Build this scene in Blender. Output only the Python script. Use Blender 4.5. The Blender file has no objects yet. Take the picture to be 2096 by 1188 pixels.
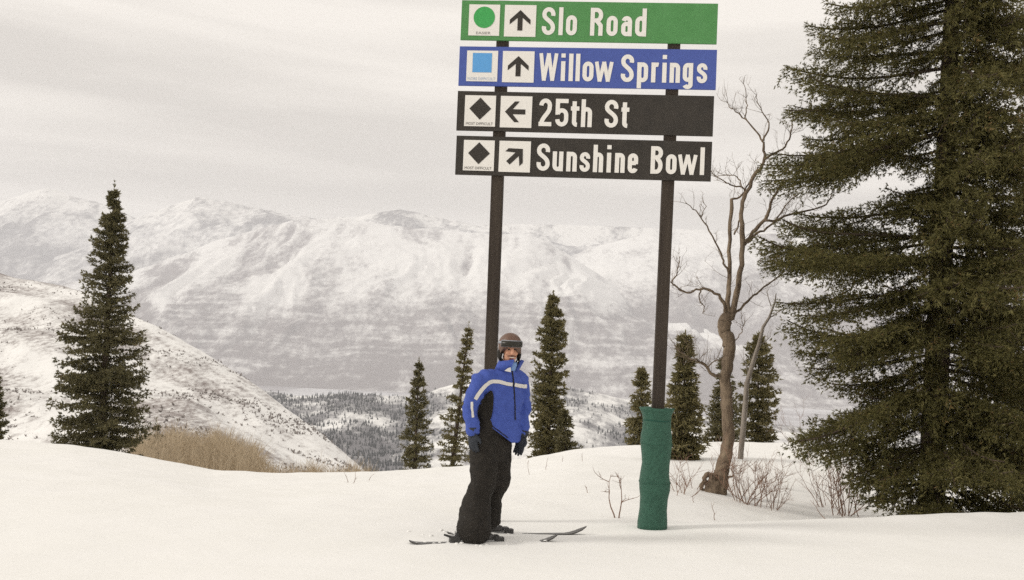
import bpy, bmesh, math, random
import numpy as np
from mathutils import Vector, Matrix
from mathutils.bvhtree import BVHTree

SC = bpy.context.scene
COL = SC.collection
R = math.radians
random.seed(7)

# ------------------------------------------------------------------ camera
W0, H0 = 2096.0, 1188.0            # the photograph's own pixels, used only to take measurements
F = W0 * 35.0 / 36.0               # 35 mm lens
EYE = 1.58
PITCH, ROLL = R(1.0), R(2.4)
HORIZON = 745.0
PPY = HORIZON - F * math.tan(PITCH)
CAM = Vector((0, 0, EYE))
_f = Vector((0, math.cos(PITCH), math.sin(PITCH)))
_r0 = Vector((1, 0, 0)); _u0 = _r0.cross(_f)
_r = _r0 * math.cos(ROLL) + _u0 * math.sin(ROLL)
_u = _u0 * math.cos(ROLL) - _r0 * math.sin(ROLL)
cd = bpy.data.cameras.new('camera')
cam = bpy.data.objects.new('camera', cd); COL.objects.link(cam)
cd.sensor_width = 36; cd.lens = 35
cd.shift_y = (PPY - H0 / 2) / W0
cd.clip_start = 0.1; cd.clip_end = 80000
cam.matrix_world = Matrix(((_r.x, _u.x, -_f.x, 0), (_r.y, _u.y, -_f.y, 0), (_r.z, _u.z, -_f.z, EYE), (0, 0, 0, 1)))
SC.camera = cam

def ray(px, py):
    return _f + _r * ((px - W0 / 2) / F) + _u * ((PPY - py) / F)
def at(px, py, D):
    d = ray(px, py); return CAM + d * (D / d.y)

# ------------------------------------------------------------------ sky, sun, exposure
SUN_AZ, SUN_EL = R(-102), R(31)    # azimuth from +Y towards +X: the light comes from behind on the left
world = bpy.data.worlds.new('World'); SC.world = world; world.use_nodes = True
nt = world.node_tree; nt.nodes.clear()
def N(t, kind, **kw):
    n = t.nodes.new(kind)
    for k, v in kw.items(): setattr(n, k, v)
    return n
out = N(nt, 'ShaderNodeOutputWorld'); bg = N(nt, 'ShaderNodeBackground'); bg.inputs[1].default_value = 0.1
sky = N(nt, 'ShaderNodeTexSky', sky_type='NISHITA'); sky.sun_disc = False
sky.sun_elevation = SUN_EL; sky.sun_rotation = SUN_AZ
SKYLOC = (4.4, 4.4, .2)
tc = N(nt, 'ShaderNodeTexCoord')
mp = N(nt, 'ShaderNodeMapping'); mp.inputs['Scale'].default_value = (1.1, 1.1, 11.0); mp.inputs['Location'].default_value = SKYLOC
nz = N(nt, 'ShaderNodeTexNoise'); nz.inputs['Scale'].default_value = 1.25; nz.inputs['Detail'].default_value = 5; nz.inputs['Roughness'].default_value = .5; nz.inputs['Distortion'].default_value = .35
rp = N(nt, 'ShaderNodeValToRGB')
e = rp.color_ramp.elements
e[0].position = .38; e[0].color = (5.98, 5.57, 5.06, 1)
e[1].position = .58; e[1].color = (8.05, 7.53, 6.85, 1)
mx = N(nt, 'ShaderNodeMix', data_type='RGBA'); mx.inputs[0].default_value = .98
L = nt.links.new
sep = N(nt, 'ShaderNodeSeparateXYZ'); ab = N(nt, 'ShaderNodeMath', operation='ABSOLUTE'); hr = N(nt, 'ShaderNodeMapRange', interpolation_type='SMOOTHSTEP')
hr.inputs['From Min'].default_value = .08; hr.inputs['From Max'].default_value = .17; hr.inputs['To Min'].default_value = .0; hr.inputs['To Max'].default_value = 1
hm_ = N(nt, 'ShaderNodeMix', data_type='RGBA'); hm_.inputs[6].default_value = (7.6, 7.1, 6.45, 1)      # pale band of cloud low over the skyline
L(tc.outputs['Generated'], sep.inputs[0]); L(sep.outputs[2], ab.inputs[0]); L(ab.outputs[0], hr.inputs[0]); L(hr.outputs[0], hm_.inputs[0]); L(rp.outputs[0], hm_.inputs[7])
L(tc.outputs['Generated'], mp.inputs[0]); L(mp.outputs[0], nz.inputs['Vector']); L(nz.outputs[0], rp.inputs[0])
L(sky.outputs[0], mx.inputs[6]); L(hm_.outputs[2], mx.inputs[7]); L(mx.outputs[2], bg.inputs[0]); L(bg.outputs[0], out.inputs[0])

sl = bpy.data.lights.new('sun', 'SUN'); sl.energy = 1.5; sl.angle = R(12); sl.color = (1, .948, .865)
so = bpy.data.objects.new('sun', sl); COL.objects.link(so)
sd = Vector((math.sin(SUN_AZ) * math.cos(SUN_EL), math.cos(SUN_AZ) * math.cos(SUN_EL), math.sin(SUN_EL)))
so.rotation_euler = sd.to_track_quat('Z', 'Y').to_euler(); so.location = sd * 30
SC.view_settings.view_transform = 'Standard'; SC.view_settings.look = 'None'
SC.view_settings.exposure = 0.33; SC.view_settings.gamma = 1; SC.view_settings.use_curve_mapping = False
SC.render.engine = 'CYCLES'
SC.cycles.max_bounces = 8; SC.cycles.diffuse_bounces = 4; SC.cycles.volume_bounces = 2
SC.cycles.use_denoising = False

# ------------------------------------------------------------------ helpers
def tag(o, label=None, cat=None, group=None, kind=None):
    if label: o['label'] = label
    if cat: o['category'] = cat
    if group: o['group'] = group
    if kind: o['kind'] = kind
    return o
def link(name, me, parent=None):
    o = bpy.data.objects.new(name, me); COL.objects.link(o)
    if parent:
        o.parent = parent
        o.matrix_parent_inverse = parent.matrix_world.inverted() if parent.parent is None else Matrix()
    return o
def empty(name, loc):
    o = bpy.data.objects.new(name, None); COL.objects.link(o)
    o.empty_display_size = .2; o.location = loc; o.matrix_world = Matrix.Translation(loc); return o

def fast_mesh(name, V, Q, mats, smooth=False, mi=None, attrs=None):
    """V (n,3), Q (m,k) equal-sized faces, numpy -> mesh"""
    V = np.asarray(V, np.float32); Q = np.asarray(Q, np.int32); k = Q.shape[1]
    me = bpy.data.meshes.new(name)
    me.vertices.add(len(V)); me.vertices.foreach_set('co', V.ravel())
    me.loops.add(Q.size); me.loops.foreach_set('vertex_index', Q.ravel())
    me.polygons.add(len(Q)); me.polygons.foreach_set('loop_start', np.arange(0, Q.size, k, dtype=np.int32))
    me.polygons.foreach_set('loop_total', np.full(len(Q), k, np.int32))
    if smooth: me.polygons.foreach_set('use_smooth', np.ones(len(Q), bool))
    if mi is not None: me.polygons.foreach_set('material_index', np.asarray(mi, np.int32))
    for m in mats: me.materials.append(m)
    for nm, dom, arr in (attrs or []):
        a = me.attributes.new(nm, 'FLOAT', dom); a.data.foreach_set('value', np.asarray(arr, np.float32).ravel())
    me.update(); me.validate(); return me

class MB:
    def __init__(s): s.v = []; s.f = []; s.m = []
    def add(s, v, f, m=0):
        b = len(s.v); s.v += [tuple(p) for p in v]; s.f += [tuple(i + b for i in q) for q in f]; s.m += [m] * len(f)
    def tube(s, pts, rad, sides=6, m=0, cap=True, rough=0):
        pts = [Vector(p) for p in pts]; n = len(pts); vs = []; prev = None
        for i, p in enumerate(pts):
            t = (pts[min(i + 1, n - 1)] - pts[max(i - 1, 0)])
            t = t.normalized() if t.length > 1e-9 else Vector((0, 0, 1))
            if prev is None:
                a = t.orthogonal().normalized()
            else:
                a = (prev - t * prev.dot(t)); a = a.normalized() if a.length > 1e-6 else t.orthogonal().normalized()
            prev = a; b = t.cross(a)
            r = rad[i] if hasattr(rad, '__len__') else rad
            for k in range(sides):
                w = 2 * math.pi * k / sides; rr = r * (1 + random.uniform(-rough, rough)); vs.append(p + a * (rr * math.cos(w)) + b * (rr * math.sin(w)))
        fs = [(i * sides + k, i * sides + (k + 1) % sides, (i + 1) * sides + (k + 1) % sides, (i + 1) * sides + k) for i in range(n - 1) for k in range(sides)]
        if cap: fs += [tuple(range(sides))[::-1], tuple((n - 1) * sides + k for k in range(sides))]
        s.add(vs, fs, m)
    def loft(s, rings, m=0):
        k = len(rings[0]); n = len(rings); vs = [p for r in rings for p in r]
        fs = [(i * k + j, i * k + (j + 1) % k, (i + 1) * k + (j + 1) % k, (i + 1) * k + j) for i in range(n - 1) for j in range(k)]
        fs += [tuple(range(k))[::-1], tuple((n - 1) * k + j for j in range(k))]
        s.add(vs, fs, m)
    def ball(s, c, ax, ay, az, m=0, nu=14, nv=9):
        """ellipsoid with axis vectors ax, ay, az"""
        c = Vector(c); rings = []
        for i in range(nv + 1):
            w = math.pi * (i / nv) ; w = min(max(w, .06), math.pi - .06)
            rings.append([c + az * -math.cos(w) + (ax * math.cos(2 * math.pi * j / nu) + ay * math.sin(2 * math.pi * j / nu)) * math.sin(w) for j in range(nu)])
        s.loft(rings, m)
    def caps(s, a, b, ra, rb, m=0, sides=12):
        """tapered capsule"""
        a = Vector(a); b = Vector(b); t = (b - a).normalized()
        pts = []; rr = []
        for w in (-80, -50, -20): pts.append(a + t * ra * math.sin(R(w))); rr.append(ra * math.cos(R(w)))
        for q in (.0, .5, 1.0): pts.append(a.lerp(b, q)); rr.append(ra + (rb - ra) * q)
        for w in (20, 50, 80): pts.append(b + t * rb * math.sin(R(w))); rr.append(rb * math.cos(R(w)))
        s.tube(pts, rr, sides, m)
    def box(s, c, hx, hy, hz, m=0):
        c = Vector(c)
        v = [c + hx * i + hy * j + hz * k for k in (-1, 1) for j in (-1, 1) for i in (-1, 1)]
        s.add(v, [(0, 2, 3, 1), (4, 5, 7, 6), (0, 1, 5, 4), (2, 6, 7, 3), (0, 4, 6, 2), (1, 3, 7, 5)], m)
    def mesh(s, name, mats, smooth=False):
        me = bpy.data.meshes.new(name); me.from_pydata(s.v, [], s.f)
        for m in (mats if isinstance(mats, (list, tuple)) else [mats]): me.materials.append(m)
        me.polygons.foreach_set('material_index', s.m)
        if smooth: me.polygons.foreach_set('use_smooth', [True] * len(s.f))
        me.update(); return me

def evaluated(o, name):
    dg = bpy.context.evaluated_depsgraph_get()
    me = bpy.data.meshes.new_from_object(o.evaluated_get(dg)); me.name = name; return me
def blob(name, mb, mat, parent=None, voxel=.012, it=6, wrinkle=0, seed=0, fscale=12):
    """closed shapes melted into one continuous skin"""
    me = mb.mesh(name + '_src', mat); o = bpy.data.objects.new('tmp', me); COL.objects.link(o)
    bm = bmesh.new(); bm.from_mesh(me); bmesh.ops.recalc_face_normals(bm, faces=bm.faces); bm.to_mesh(me); bm.free()
    m = o.modifiers.new('r', 'REMESH'); m.mode = 'VOXEL'; m.voxel_size = voxel
    s = o.modifiers.new('s', 'SMOOTH'); s.iterations = it; s.factor = .5
    em = evaluated(o, name)
    bpy.data.objects.remove(o); 
    if not em.materials: em.materials.append(mat)
    if wrinkle:
        n = len(em.vertices); co = np.zeros(n * 3, np.float32); em.vertices.foreach_get('co', co); co = co.reshape(-1, 3)
        no = np.zeros(n * 3, np.float32); em.vertices.foreach_get('normal', no); no = no.reshape(-1, 3)
        a = fbm(co[:, 0] * fscale * .6 + co[:, 1] * fscale * .5 + 11 * seed, co[:, 2] * fscale + co[:, 0] * 3, 3)
        co += no * (a * wrinkle)[:, None]; em.vertices.foreach_set('co', co.ravel())
    em.polygons.foreach_set('use_smooth', [True] * len(em.polygons)); em.update()
    return link(name, em, parent)

# ---- numpy gradient noise
_rng = np.random.RandomState(3)
_perm = _rng.permutation(1024); _perm = np.concatenate([_perm, _perm, _perm])
_ga = _rng.rand(1024) * 2 * np.pi; _gx, _gy = np.cos(_ga), np.sin(_ga)
def perlin(x, y):
    xi = np.floor(x).astype(int); yi = np.floor(y).astype(int); xf = x - xi; yf = y - yi
    u = xf ** 3 * (xf * (xf * 6 - 15) + 10); v = yf ** 3 * (yf * (yf * 6 - 15) + 10)
    def g(ix, iy, dx, dy):
        h = _perm[(_perm[ix % 1024] + iy) % 1024]; return _gx[h] * dx + _gy[h] * dy
    a = g(xi, yi, xf, yf); b = g(xi + 1, yi, xf - 1, yf); c = g(xi, yi + 1, xf, yf - 1); d = g(xi + 1, yi + 1, xf - 1, yf - 1)
    return (a + (b - a) * u) * (1 - v) + (c + (d - c) * u) * v
def fbm(x, y, o=4, g=.5, l=2.03):
    s = 0; a = 1
    for i in range(o): s = s + a * perlin(x + 17.3 * i, y - 9.1 * i); x = x * l; y = y * l; a *= g
    return s
def ridged(x, y, o=4, g=.5):
    s = 0; a = 1
    for i in range(o): s = s + a * (1 - np.abs(perlin(x + 31.7 * i, y + 5.1 * i)) * 2); x = x * 2.1; y = y * 2.1; a *= g
    return s - 1
def sstep(a, b, x):
    t = np.clip((x - a) / (b - a), 0, 1); return t * t * (3 - 2 * t)

# ------------------------------------------------------------------ materials
def mat(name, c, rough=.8, c2=None, scale=20, bump=0, bscale=60, stretch=(1, 1, 1), spec=.3, detail=4, coords='Object'):
    m = bpy.data.materials.new(name); m.use_nodes = True; t = m.node_tree; b = t.nodes['Principled BSDF']
    b.inputs['Base Color'].default_value = (*c, 1); b.inputs['Roughness'].default_value = rough; b.inputs['Specular IOR Level'].default_value = spec
    tcn = N(t, 'ShaderNodeTexCoord'); mpn = N(t, 'ShaderNodeMapping'); mpn.inputs['Scale'].default_value = stretch
    t.links.new(tcn.outputs[coords], mpn.inputs[0])
    if c2:
        n = N(t, 'ShaderNodeTexNoise'); n.inputs['Scale'].default_value = scale; n.inputs['Detail'].default_value = detail; n.inputs['Roughness'].default_value = .65
        t.links.new(mpn.outputs[0], n.inputs['Vector'])
        r = N(t, 'ShaderNodeValToRGB'); r.color_ramp.elements[0].position = .32; r.color_ramp.elements[1].position = .68
        r.color_ramp.elements[0].color = (*c, 1); r.color_ramp.elements[1].color = (*c2, 1)
        t.links.new(n.outputs[0], r.inputs[0]); t.links.new(r.outputs[0], b.inputs['Base Color'])
    if bump:
        n = N(t, 'ShaderNodeTexNoise'); n.inputs['Scale'].default_value = bscale; n.inputs['Detail'].default_value = 4
        t.links.new(mpn.outputs[0], n.inputs['Vector'])
        bp = N(t, 'ShaderNodeBump'); bp.inputs['Strength'].default_value = bump; bp.inputs['Distance'].default_value = .02
        t.links.new(n.outputs[0], bp.inputs['Height']); t.links.new(bp.outputs[0], b.inputs['Normal'])
    return m

def needle_mat(name, dark, light, dry):
    m = bpy.data.materials.new(name); m.use_nodes = True; t = m.node_tree; b = t.nodes['Principled BSDF']
    b.inputs['Roughness'].default_value = .65; b.inputs['Specular IOR Level'].default_value = .25
    a = N(t, 'ShaderNodeAttribute'); a.attribute_name = 'tone'
    r = N(t, 'ShaderNodeValToRGB'); el = r.color_ramp.elements
    el[0].position = 0; el[0].color = (*dark, 1); el[1].position = .85; el[1].color = (*light, 1)
    q = el.new(.97); q.color = (*dry, 1)
    t.links.new(a.outputs['Fac'], r.inputs[0]); t.links.new(r.outputs[0], b.inputs['Base Color'])
    tl = N(t, 'ShaderNodeBsdfTranslucent'); ms = N(t, 'ShaderNodeMixShader'); ms.inputs[0].default_value = .35
    t.links.new(r.outputs[0], tl.inputs[0]); t.links.new(b.outputs[0], ms.inputs[1]); t.links.new(tl.outputs[0], ms.inputs[2])
    t.links.new(ms.outputs[0], t.nodes['Material Output'].inputs['Surface'])
    return m

def cover_mat(name, snow, brush, lo, hi, fine, coarse, mixamt=.5):
    """snow with brush growing on it; the vertex attribute 'veg' says how much brush there is, on the main mountain also painted gully shade"""
    m = bpy.data.materials.new(name); m.use_nodes = True; t = m.node_tree; b = t.nodes['Principled BSDF']
    b.inputs['Roughness'].default_value = .9; b.inputs['Specular IOR Level'].default_value = .1
    a = N(t, 'ShaderNodeAttribute'); a.attribute_name = 'veg'
    g = N(t, 'ShaderNodeNewGeometry')
    n1 = N(t, 'ShaderNodeTexNoise'); n1.inputs['Scale'].default_value = fine; n1.inputs['Detail'].default_value = 5; n1.inputs['Roughness'].default_value = .7
    n2 = N(t, 'ShaderNodeTexNoise'); n2.inputs['Scale'].default_value = coarse; n2.inputs['Detail'].default_value = 3
    mpg = N(t, 'ShaderNodeMapping'); mpg.inputs['Scale'].default_value = (1, .4, 1); t.links.new(g.outputs['Position'], mpg.inputs[0])
    for n in (n1, n2): t.links.new(mpg.outputs[0], n.inputs['Vector'])
    s1 = N(t, 'ShaderNodeMath', operation='MULTIPLY_ADD'); s1.inputs[1].default_value = mixamt * 2.2; 
    t.links.new(n1.outputs[0], s1.inputs[0]); t.links.new(a.outputs['Fac'], s1.inputs[2])
    s2 = N(t, 'ShaderNodeMath', operation='MULTIPLY_ADD'); s2.inputs[1].default_value = mixamt
    t.links.new(n2.outputs[0], s2.inputs[0]); t.links.new(s1.outputs[0], s2.inputs[2])
    mr = N(t, 'ShaderNodeMapRange', interpolation_type='SMOOTHSTEP')
    mr.inputs['From Min'].default_value = lo + 1.6 * mixamt; mr.inputs['From Max'].default_value = hi + 1.6 * mixamt
    t.links.new(s2.outputs[0], mr.inputs['Value'])
    c = N(t, 'ShaderNodeMix', data_type='RGBA'); c.inputs[6].default_value = (*snow, 1); c.inputs[7].default_value = (*brush, 1)
    t.links.new(mr.outputs[0], c.inputs[0]); t.links.new(c.outputs[2], b.inputs['Base Color'])
    return m

SNOW = (.86, .855, .84)
M_snow = mat('snow', SNOW, .85, (.83, .825, .80), .6, bump=.45, bscale=3.0, stretch=(1, 1, 1), spec=.15)
M_mount = cover_mat('mountain_snow_and_brush', SNOW, (.21, .184, .180), .10, .80, .016, .006, .5)
M_far = cover_mat('far_snow_and_brush', SNOW, (.195, .185, .19), .12, .95, .012, .003, .7)
M_hill = cover_mat('hillside_snow_and_brush', SNOW, (.25, .215, .205), .12, .85, .38, .06, .7)
M_foot = cover_mat('foothill_snow_and_forest', SNOW, (.21, .205, .215), .2, .85, .05, .012, .6)
M_valley = cover_mat('valley_fields', (.62, .62, .64), (.30, .28, .29), .3, .8, .002, .0006)
M_post = mat('dark_stained_post', (.030, .022, .017), .75, (.052, .040, .030), 14, .3, 40, (1, 1, .08))
M_green = mat('green_sign_paint', (.075, .24, .075), .5, (.09, .265, .09), 8, .05, 200)
M_blue = mat('blue_sign_paint', (.062, .095, .34), .5, (.07, .11, .37), 8, .05, 200)
M_black = mat('black_sign_paint', (.030, .026, .022), .55, (.042, .036, .030), 8, .05, 200)
M_white = mat('white_sign_paint', (.80, .78, .74), .5, (.77, .75, .71), 6)
M_gsym = mat('bright_green_print', (.05, .34, .085), .5, (.06, .37, .10), 30)
M_bsym = mat('light_blue_print', (.10, .33, .68), .5, (.12, .36, .70), 30)
M_cap = mat('grey_print', (.22, .21, .20), .6)
M_capb = mat('pale_blue_print', (.40, .48, .62), .6)
M_capk = mat('dark_print', (.09, .08, .075), .6)
M_pad = mat('green_pad_vinyl', (.022, .076, .050), .6, (.034, .106, .072), 26, .5, 30, spec=.35)
M_bark = mat('bare_tree_bark', (.08, .057, .040), .95, (.26, .20, .14), 11, 1.0, 22, (1, 1, .35), detail=7)
M_bark2 = mat('grey_bark', (.20, .172, .145), .95, (.30, .265, .23), 10, .6, 26, (1, 1, .3))
M_conbark = mat('conifer_bark', (.055, .04, .03), .95, (.10, .075, .055), 9, .8, 20, (1, 1, .3))
M_twig = mat('twig_bark', (.17, .10, .07), .9, (.27, .17, .12), 12)
M_thick = mat('tan_brush', (.38, .30, .20), .95, (.47, .385, .275), .5)
M_fir = needle_mat('fir_needles', (.074, .070, .022), (.175, .158, .060), (.20, .125, .055))
M_spruce = needle_mat('spruce_needles', (.080, .073, .032), (.20, .178, .092), (.26, .20, .12))
M_spruce_pale = needle_mat('pale_spruce_needles', (.105, .096, .040), (.26, .225, .11), (.30, .23, .14))
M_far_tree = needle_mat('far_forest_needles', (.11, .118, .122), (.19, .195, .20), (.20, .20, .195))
M_jacket = mat('blue_jacket_cloth', (.046, .080, .33), .75, (.058, .100, .39), 18, .6, 16)
M_black_cloth = mat('black_cloth', (.013, .011, .009), .85, (.024, .020, .016), 20, .3, 50)
M_stripe = mat('pale_grey_stripe', (.66, .64, .60), .6)
M_glove = mat('dark_glove', (.022, .026, .034), .7, (.035, .04, .05), 40, .2, 120)
M_skin = mat('skin', (.50, .255, .165), .55, (.56, .30, .20), 30)
M_beard = mat('dark_stubble', (.13, .06, .04), .8)
M_lip = mat('lips', (.36, .13, .10), .6)
M_teeth = mat('teeth', (.68, .62, .55), .4)
M_eye = mat('eye_dark', (.02, .015, .012), .3)
M_helmet = mat('brown_helmet', (.115, .062, .042), .45, (.14, .078, .053), 10, spec=.5)
M_lens = mat('dark_goggle_lens', (.018, .016, .010), .35, spec=.4)
M_strap = mat('grey_goggle_strap', (.30, .31, .34), .7)
M_gaiter = mat('light_blue_fleece', (.16, .27, .52), .9, (.20, .32, .58), 30)
M_boot = mat('dark_boot_plastic', (.035, .033, .032), .45, spec=.5)
M_bootg = mat('grey_boot_plastic', (.22, .22, .22), .45, spec=.5)
M_ski = mat('black_ski_topsheet', (.025, .022, .02), .35, (.05, .045, .04), 12, spec=.5)
M_base = mat('ski_edge_steel', (.35, .34, .33), .4)

# ------------------------------------------------------------------ the snow slope underfoot
CREST = [(-400, 872, 22), (0, 905, 20), (150, 915, 20), (290, 940, 19), (430, 969, 18), (560, 979, 17.5), (700, 976, 18), (820, 969, 19),
         (950, 958, 21), (1080, 941, 23), (1170, 922, 25), (1300, 913, 27), (1500, 906, 29), (1620, 907, 30), (1800, 916, 30), (2096, 926, 30), (2600, 935, 30)]
_cp = [at(*c) for c in CREST]
_cu = np.array([p.x / p.y for p in _cp]); _cy = np.array([p.y for p in _cp]); _cz = np.array([p.z for p in _cp])
BERM = [(1330, 1078, .0), (1420, 1074, .25), (1560, 1070, .7), (1690, 1065, 1), (1900, 1056, 1.1), (2096, 1047, 1.2), (2600, 1030, 1.2)]
def _flat(px, py):
    d = ray(px, py); return CAM + d * (-EYE / d.z)
_bp = [_flat(a, b) for a, b, c in BERM]
_bu = np.array([p.x / p.y for p in _bp]); _by = np.array([p.y for p in _bp]); _ba = np.array([c for a, b, c in BERM])
def ground_z(X, Y, detail=True):
    X = np.asarray(X, float); Y = np.asarray(Y, float)
    u = X / np.maximum(Y, 6.0)
    yc = np.interp(u, _cu, _cy); zc = np.interp(u, _cu, _cz)
    s = np.clip((Y - 9.5) / (yc - 9.5), 0, 1); ss = s * s * (3 - 2 * s) * .6 + s * .4
    z = zc * ss
    ex = np.maximum(Y - yc, 0)
    z = z - np.where(ex < 14, .05 * ex + .016 * ex ** 2, .05 * 14 + .016 * 196 + (ex - 14) * .498)
    yb = np.interp(u, _bu, _by); ba = np.interp(u, _bu, _ba)
    q = Y - yb
    z = z - ba * .42 * sstep(0.0, 1.6, q) * (1 - sstep(4.5, 13, q)) + ba * .05 * np.exp(-(q + .35) ** 2 / .3)
    if detail:
        z = z + .030 * fbm(X * .33, Y * .33, 3) + .010 * fbm(X * 1.3 + 5, Y * 1.3, 3) * (1 + 1.5 * (Y > 11))
        z = z + .035 * fbm(X * .8, Y * .8 + 40, 3) * sstep(0, 1.5, q) * ba
        # scuffed, churned-up snow round the skis
        dsk = ((X + .16) / .95) ** 2 + ((Y - 9.02) / .42) ** 2
        z = z + .020 * np.exp(-dsk) * (1 + 1.2 * perlin(X * 6, Y * 6) + .8 * perlin(X * 15, Y * 15))
        # old ski tracks across the run
        for a, b, w in ((.25, 5.6, .045), (.25, 5.82, .045), (-.10, 7.3, .05), (.06, 8.1, .05), (.06, 8.3, .05), (-.22, 6.9, .05)):
            dd = Y - (b + a * X + .25 * np.sin(X * .5 + b)); z = z - .012 * np.exp(-(dd / w) ** 2) * (.5 + .5 * np.sin(X * .7 + b * 3))
    return z
def gz(x, y): return float(ground_z(np.array([x]), np.array([y]))[0])
def ground_at(px, py):
    d = ray(px, py); t0 = 4.0
    ts = np.linspace(4, 60, 5601); X = d.x / d.y * ts; Z = EYE + d.z / d.y * ts
    g = ground_z(X, ts); h = np.nonzero(Z <= g)[0]
    t = ts[h[0]] if len(h) else 30
    x = d.x / d.y * t; return Vector((x, t, gz(x, t)))

def grid_mesh(name, X, Y, Z, m, attrs=None):
    r, c = X.shape; V = np.stack([X, Y, Z], -1).reshape(-1, 3)
    i = np.arange(r * c).reshape(r, c)
    Q = np.stack([i[:-1, :-1], i[:-1, 1:], i[1:, 1:], i[1:, :-1]], -1).reshape(-1, 4)
    return fast_mesh(name, V, Q, [m], True, attrs=attrs)
ys = np.concatenate([np.linspace(-40, 3, 60), np.linspace(3.1, 36, 330), np.linspace(36.5, 150, 120)])
xs = np.concatenate([np.linspace(-110, -16, 90), np.linspace(-15.85, 18, 330), np.linspace(18.5, 110, 90)])
X, Y = np.meshgrid(xs, ys)
tag(link('snow_slope', grid_mesh('snow_slope', X, Y, ground_z(X, Y), M_snow)), 'smooth white ski run falling away behind the skier', kind='structure')

# ------------------------------------------------------------------ hills and mountains
def hz(px): return HORIZON + math.tan(ROLL) * (np.asarray(px, float) - W0 / 2)
def curve(tab, px):
    a = np.array(tab, float); return np.interp(px, a[:, 0], a[:, 1])
def world_pts(px, py, D):
    dx = _f.x + _r.x * ((px - W0 / 2) / F) + _u.x * ((PPY - py) / F)
    dy = _f.y + _r.y * ((px - W0 / 2) / F) + _u.y * ((PPY - py) / F)
    dz = _f.z + _r.z * ((px - W0 / 2) / F) + _u.z * ((PPY - py) / F)
    return dx * D / dy, D + 0 * dx, EYE + dz * D / dy
def hill(name, px0, px1, nx, rows, nt_, m, disp, veg, label, back=(1.25, .35), skirt=-330):
    """rows: (height table, distance) from the foot up to the ridge line; then down again behind it"""
    px = np.linspace(px0, px1, nx); P = []
    for tab, D in rows:
        py = curve(tab, px) if not callable(tab) else tab(px)
        Dv = curve(D, px) if isinstance(D, list) else D + 0 * px
        P.append(world_pts(px, py, Dv))
    xr, yr, zr = P[-1]; k = back[0]
    P.append((xr * k, yr * k, zr - np.abs(zr - skirt) * back[1])); P.append((xr * (k + .2), yr * (k + .2), 0 * zr + skirt))
    P.insert(0, (P[0][0] * .93, P[0][1] * .93, 0 * zr + skirt))
    K = len(P); T = []
    for seg in range(K - 1):
        n = nt_ if 1 <= seg < K - 3 else max(6, nt_ // 5)
        T += [seg + q / n for q in range(n)]
    T.append(K - 1); T = np.array(T)
    A = np.array([[p[c] for p in P] for c in range(3)])        # 3,K,nx
    i = np.minimum(T.astype(int), K - 2); f = (T - i)[:, None]
    # smooth (Catmull-Rom) along the slope
    def cr(a):
        p0 = a[np.maximum(i - 1, 0)]; p1 = a[i]; p2 = a[i + 1]; p3 = a[np.minimum(i + 2, K - 1)]
        c = .5 * ((2 * p1) + (-p0 + p2) * f * .6 + ((2 * p0 - 5 * p1 + 4 * p2 - p3) * .6 + (-.8 * p1 + .8 * p2)) * 0 * f * f)
        return p1 + (p2 - p1) * f
    Xw, Yw, Zw = [cr(a) for a in A]
    tr = K - 3                                                  # index of the ridge
    tt = np.repeat(T[:, None], nx, 1) / tr
    Zw = Zw + disp(Xw, Yw, tt)
    v = veg(Xw, Yw, Zw, tt)
    o = link(name, grid_mesh(name, Xw, Yw, Zw, m, [('veg', 'POINT', v)])); tag(o, label, kind='structure')
    return Xw, Yw, Zw, tt

# valley floor: one great sheet under everything
gx, gy = np.meshgrid(np.linspace(-15000, 15000, 120), np.linspace(-1500, 19000, 120))
vz = -288 + 6 * fbm(gx / 1500, gy / 1500, 3)
tag(link('valley_floor', grid_mesh('valley_floor', gx, gy, vz, M_valley, [('veg', 'POINT', .55 + .4 * fbm(gx / 1800, gy / 700, 4))])), 'wide flat valley floor below the mountains', kind='structure')

def env(t, a=.02, b=.5): return sstep(a, b, t)
def d_main(x, y, t):
    w = fbm(x / 1500, y / 1500, 3) * 500
    g = ridged((x + w) / 900, (y + w) / 2600, 5)
    return env(t, .25, .75) * (1 - .86 * sstep(.80, 1.0, t)) * g * 165 + fbm(x / 260, y / 300, 4) * 14 * env(t, .1, .6)
def v_main_shade(x, y, z, t):
    w = fbm(x / 1500, y / 1500, 3) * 500
    g = ridged((x + w) / 900, (y + w) / 2600, 5)
    low = 1 - sstep(.62, .84, t + .24 * fbm(x / 700, y / 2600, 4))
    return np.clip(.12 + .46 * low + .32 * low * fbm(x / 1700, (z + 70 * fbm(x / 800, y / 900, 3)) / 55 + 7, 4) + .28 * np.exp(-((t - .33) / .05) ** 2) * 0 + .62 * (1 - .6 * low) * sstep(.35, -.35, g) + .22 * fbm(x / 420, y / 1100, 4) + .35 * np.exp(-((t - .97) / .035) ** 2) * sstep(0, .4, fbm(x / 300, y / 1e4, 3) + .1), 0, 1)  # gully brush is partly real, thickened to paint in the gullies' weak shade
MAIN = [(-400, 650), (0, 600), (130, 581), (270, 558), (370, 522), (450, 493), (540, 467), (600, 453), (650, 449), (700, 449), (760, 457), (850, 468), (930, 476), (1000, 481), (1080, 483), (1110, 492), (1160, 521), (1230, 566), (1300, 610), (1360, 650), (1500, 705), (1700, 730), (2500, 780)]
FOOT = [(-400, 730), (0, 690), (300, 640), (500, 645), (620, 655), (700, 660), (900, 650), (1000, 660), (1100, 655), (1200, 655), (1300, 672), (1400, 700), (1500, 725), (1700, 750), (2500, 800)]
base = lambda px: hz(px) + 60
hill('mountain', -500, 2500, 620, [(base, 9000), (FOOT, 10300), (MAIN, 12300)], 130, M_mount, d_main, v_main_shade, 'broad snowy mountain with gullies across the valley')
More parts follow.
